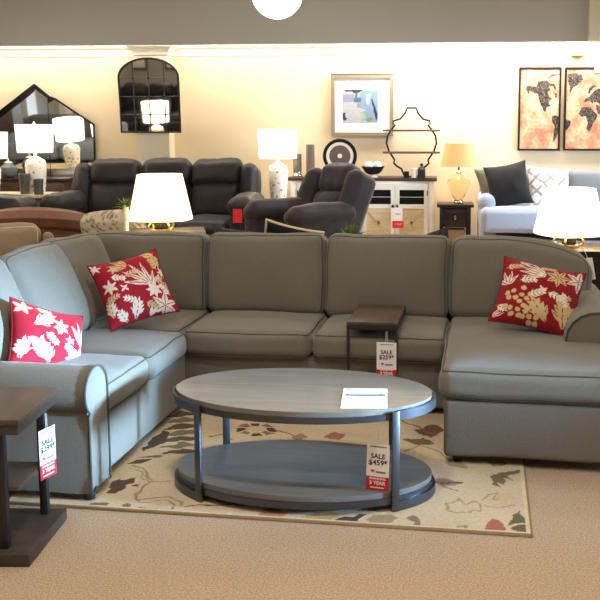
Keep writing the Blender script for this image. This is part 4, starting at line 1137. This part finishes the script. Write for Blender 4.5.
# patterned armchair
def scrib(i, me):
    v = me.vertices[i].co; a = noise.noise(Vector((v.x*24, v.y*24, v.z*24)))
    b = noise.noise(Vector((v.x*50, v.y*50, v.z*50)))
    return (116, 102, 80) if abs(a) < .06 or abs(b) < .05 else (196, 184, 158)
p = camz(121, 213, 6.65)
pt_ = thing('patterned_armchair', 'beige scribble patterned armchair behind the left corner of the sectional', 'armchair', (p.x, p.y+.12, 0), math.radians(160))
for nm, c, sz, r, rot in (('backrest', (0, .12, p.z-.29), (.60, .15, .58), .07, (-.12, .07, 0)), ('seat', (0, -.2, .38), (.54, .6, .18), .06, (0, 0, 0)), ('arm', (-.28, -.15, .45), (.1, .6, .34), .045, (0, 0, 0)), ('arm', (.28, -.15, .45), (.1, .6, .34), .045, (0, 0, 0))):
    o = softo(nm, 'beige_print', pt_, c, sz, r, (0, .01, .03), rot, .004, 3, 26)
    paint(o.data, lambda i, me=o.data: scrib(i, me))
for sx in (-.22, .22):
    for sy in (-.42, .05): obj('leg', lathe(nb(), [(.016, 0), (.024, .30)], sx, sy, 0, 10), 'foot', pt_)

# brown barrel chair
p = camz(40, 209, 7.25)
bc = thing('barrel_chair', 'saddle brown leather barrel chair behind the tan recliner at left', 'armchair', (p.x, p.y+.1, 0), math.radians(188))
def barrel(R, z, n=40):
    bm = nb(); rings = []
    a0_, a1_ = math.radians(-25), math.radians(205)
    for k in range(n+1):
        a = a0_+(a1_-a0_)*k/n; t_ = abs((k/n)-.5)*2; top = z-.13-.26*t_**2.0
        ring = []
        ro = R
        prof = [(ro-.13, .35), (ro-.13, top-.02), (ro-.17, top+.02), (ro-.16, top+.09), (ro-.10, top+.13), (ro-.02, top+.11), (ro+.02, top+.05), (ro+.0, top-.02), (ro-.05, top-.05), (ro-.045, .10), (ro-.13, .10)]
        for (r, zz_) in prof: ring.append(bm.verts.new((r*math.cos(a)*1.06, r*math.sin(a), zz_)))
        rings.append(ring)
    for a, b in zip(rings, rings[1:]):
        m_ = len(a)
        for k in range(m_): bm.faces.new((a[k], a[(k+1) % m_], b[(k+1) % m_], b[k]))
    bm.faces.new(rings[0]); bm.faces.new(rings[-1][::-1])
    return bm
obj('shell', barrel(.50, p.z+.045), 'brown_leather', bc)
obj('seat_cushion', lathe(nb(), [(.05, .34), (.28, .34), (.31, .38), (.31, .44), (.27, .48), (.05, .49)], seg=32), 'brown_leather', bc)
obj('swivel_base', lathe(nb(), [(.26, 0), (.26, .04), (.08, .06), (.08, .12), (.3, .13), (.3, .34)], seg=32), 'foot', bc)

# tan recliner, its back towards the viewer's left
p = camz(20, 228, 6.02)
tn = thing('tan_recliner', 'taupe leather recliner with padded back at the left edge behind the sectional', 'armchair', (p.x-.22, p.y+.02, 0), math.radians(24))
softo('backrest', 'tan', tn, (0, 0, p.z-.30), (.66, .18, .62), .07, (0, .02, .02), (-.14, 0, 0), .008, 2, 12, ((1, -1),), 'cream_pipe', .004)
softo('wing', 'tan', tn, (.375, -.0, p.z-.33), (.075, .22, .56), .035, (0, 0, 0), (-.14, 0, 0), .006, 3, 8)
softo('wing', 'tan', tn, (.45, -.03, p.z-.37), (.06, .2, .5), .028, (0, 0, 0), (-.14, 0, 0), .006, 4, 8)
softo('seat', 'tan', tn, (0, .36, .32), (.62, .54, .44), .07, (0, .01, .02), (0, 0, 0), .006, 5, 8)
for s in (-1, 1): softo('arm', 'tan', tn, (s*.37, .34, .32), (.13, .54, .56), .06, (0, 0, 0), (0, 0, 0), .006, 6, 8)

# planters
def plant(label, px, py, Z, potm, rleaf, nleaf, seed, ph=None, pot_r=.07):
    p = camz(px, py, Z); base = 0 if ph is None else ph
    t = thing('potted_plant', label, 'plant', (p.x, p.y, base))
    h = p.z-base
    obj('pot', lathe(nb(), [(pot_r*.75, 0), (pot_r, h), (pot_r-.01, h), (pot_r-.015, h-.03)], seg=24), potm, t)
    obj('soil', lathe(nb(), [(pot_r-.013, h-.04), (pot_r-.014, h-.02)], seg=20), 'soil', t)
    rd = random.Random(seed); bm = nb()
    for k in range(nleaf):
        a = rd.uniform(0, 2*PI); el = rd.uniform(.25, 1.4); L = rleaf*rd.uniform(.7, 1.1); w = .011
        d = Vector((math.cos(a)*math.cos(el), math.sin(a)*math.cos(el), math.sin(el))); s_ = Vector((-math.sin(a), math.cos(a), 0))
        prev = None
        for i in range(6):
            q = i/5; c = Vector((0, 0, h-.02))+d*L*q+Vector((0, 0, -L*.35*q*q*math.cos(el))); ww = w*math.sin(PI*min(.98, .15+.85*q))+.0008
            pr_ = (bm.verts.new(c-s_*ww+Vector((0, 0, .003))), bm.verts.new(c+Vector((0, 0, -.002))), bm.verts.new(c+s_*ww+Vector((0, 0, .003))))
            if prev:
                bm.faces.new((prev[0], prev[1], pr_[1], pr_[0])); bm.faces.new((prev[1], prev[2], pr_[2], pr_[1]))
            prev = pr_
    obj('foliage', bm, 'leaf', t)
plant('spiky green plant showing above the middle of the sectional back', 350, 240, 6.75, 'grey_vase', .17, 70, 5)
plant('small green plant in a white pot left of the cream shaded lamp', 125.5, 205, 6.15, 'ceramic', .10, 30, 8, ph=zt, pot_r=.022)

# tag at the chaise back, and blue swing tag
p = camz(588, 258, 5.12)
t = thing('price_tag', 'white paper tag hanging at the right end of the chaise back', 'tag', p, -.2)
o = obj('card', bxo(-.026, .026, -.001, .001, -.135, 0), 'tag_white', t, False); o.data.transform(Matrix.Rotation(-.18, 4, 'Y'))
obj('string', tube(nb(), [(0, 0, -.005), (-.02, 0, .04), (-.06, 0, .08)], .0018, 5), 'tag_white', t)
p = camz(515, 236.5, 5.62)
o = obj('paper_sheet', bxo(-.10, .10, -.06, .06, 0, .003), 'paper', None, False); o.location = (p.x, p.y+.05, .866); tag(o, 'pale paper sheet lying on top of the sectional back near the right lamp', 'paper')

# globe pendant
p = camz(277, -7, 8.0)
gp = thing('globe_pendant', 'glowing white globe pendant light at the top edge of the photo', 'lamp', (p.x, p.y, 3.6))
bm = nb(); bmesh.ops.create_uvsphere(bm, u_segments=32, v_segments=20, radius=.235, matrix=Matrix.Translation((0, 0, p.z-3.6)))
obj('globe', bm, 'globe', gp)
obj('cord', tube(nb(), [(0, 0, -.02), (0, 0, p.z-3.6+.23)], .006, 6), 'black', gp)
obj('canopy', lathe(nb(), [(.06, -.03), (.06, 0)], seg=20), 'white', gp)

# ------------------------------------------------------------------ furnishings that only the mirrors see
dl_ = drum_lamp('white drum lamp seen only in the wall mirrors', (-4.6, 6.6, .75), .225, .40, .33)
t = thing('side_table', 'dark side table holding the lamp seen in the mirrors', 'table', (-4.6, 6.6, 0))
obj('tabletop', bxo(-.28, .28, -.25, .25, .71, .749, .004), 'blackwood', t)
for sx in (-1, 1):
    for sy in (-1, 1): obj('leg', bxo(sx*.24-.02, sx*.24+.02, sy*.21-.02, sy*.21+.02, 0, .71), 'blackwood', t)
r2 = dup(rs, (-6.4, 1.0, 0), PI, 'dark three-seat reclining sofa seen only in the wall mirrors')
r3 = dup(bs, (-5.3, 6.9, 0), PI, 'pale blue sofa seen only in the angular wall mirror')
struct('trim_7', bxo(XL, XL+.12, 2.2, 2.6, 0, 3.6), 'white'); struct('trim_8', bxo(XL, XL+.12, 3.9, 4.3, 0, 3.6), 'white'); struct('door_1', bxo(XL, XL+.05, 4.8, 5.8, 0, 2.2), 'wood_walnut')
for (x, z, w, h) in ((-8.2, 1.35, .8, 1.0), (-6.9, 1.35, .8, 1.0)):
    t = thing('framed_picture', 'black framed picture on the wall behind the viewer', 'picture', (x, YF+.02, z), 0, 'pictures behind the viewer')
    obj('frame', framebm(w/2, h, .05, -.015, .02), 'black', t, False); obj('mat_board', bxo(-w/2+.04, w/2-.04, -.01, .005, .04, h-.04), 'panel', t, False)

# ================================================================== LIGHT
def area(name, loc, size, power, col, rot=(0, 0, 0), sy=None, spread=PI):
    l = bpy.data.lights.new(name, 'AREA'); l.energy = power; l.color = col; l.size = size
    if sy: l.shape = 'RECTANGLE'; l.size_y = sy
    l.spread = spread
    o = bpy.data.objects.new(name, l); C.objects.link(o); o.location = loc; o.rotation_euler = rot; return o
WARM = (1, .86, .68); COOL = (.36, .64, 1)
area('daylight', (XR-.02, (WY0+WY1)/2, (WZ0+WZ1)/2), WZ1-WZ0, 34, (.95, .97, 1), (0, PI/2, 0), sy=WY1-WY0)
def aimed(loc, to): return (Vector(to)-Vector(loc)).to_track_quat('-Z', 'Y').to_euler()
q_ = (4.45, 3.0, 1.0); area('daylight', q_, .6, 30, COOL, aimed(q_, (-2.25, 3.85, .48)), sy=.6, spread=math.radians(16))  # added cool beam, narrowed and aimed so daylight tints mainly the left run
q_ = (4.45, 7.6, 1.7); area('daylight', q_, 1.0, 34, (.6, .78, 1), aimed(q_, (1.0, 9.3, .7)), sy=1.0, spread=math.radians(60))  # further beam added near the window to brighten the blue sofa
WARM = (1, .92, .82)
for i, (x, y, pw) in enumerate(((-1.2, 5.2, 12), (1.4, 4.6, 8), (-3.8, 5.6, 20), (-1.2, 7.0, 22), (-4.2, 7.2, 22), (1.6, 7.0, 22), (1.0, .9, 48), (-.6, 2.4, 56), (-3.8, 1.0, 22), (-6.6, 3.8, 60), (-6.6, -.6, 60))):  # unseen lights; the far left ones added to brighten what the mirrors reflect
    fx = obj('ceiling_light', lathe(nb(), [(.19, 0), (.19, -.03), (.17, -.03), (.17, -.012), (.01, -.012)], x, y, 3.6, 32), 'white'); tag(fx, 'round recessed ceiling light out of view above the showroom floor', 'ceiling light', 'ceiling lights')
    area('ceiling_lamp', (x, y, 3.55), .34, pw, WARM)
# cove tubes behind the bulkhead wash the cream wall
area('cove_lamp', (-3.2, 10.12, 2.79), 10.0, 112, (1, .94, .83), (math.radians(8), 0, 0), sy=.2)
area('cove_lamp', (1.4, 10.05, 2.79), 4.4, 125, (1, .95, .88), (math.radians(14), 0, 0), sy=.25)
lamplight('bulb', L1p, 8); lamplight('bulb', L2p, 8); lamplight('bulb', L3p, 2.5, (1, .9, .74)); lamplight('bulb', L4p, 4, (1, .9, .75)); lamplight('bulb', L5p, 5, (1, .86, .66))
lamplight('bulb', (-4.6, 6.6, 1.35), 8)

w = bpy.data.worlds.new('World'); SC.world = w; w.use_nodes = True
w.node_tree.nodes['Background'].inputs[0].default_value = (.75, .85, 1, 1); w.node_tree.nodes['Background'].inputs[1].default_value = .6

# ------------------------------------------------------------------ camera
cam = bpy.data.cameras.new('camera'); co = bpy.data.objects.new('camera', cam); C.objects.link(co)
cam.sensor_width = 36; cam.lens = F*36/600
cam.shift_x = -(CX-300)/600; cam.shift_y = (CY-300)/600
co.location = (0, 0, H); co.rotation_euler = (PI/2-TH, 0, YAW)
cam.clip_start = .05; SC.camera = co
SC.view_settings.view_transform = 'Standard'; SC.view_settings.look = 'None'; SC.view_settings.gamma = 1; SC.view_settings.exposure = 0
SC.view_settings.use_curve_mapping = False
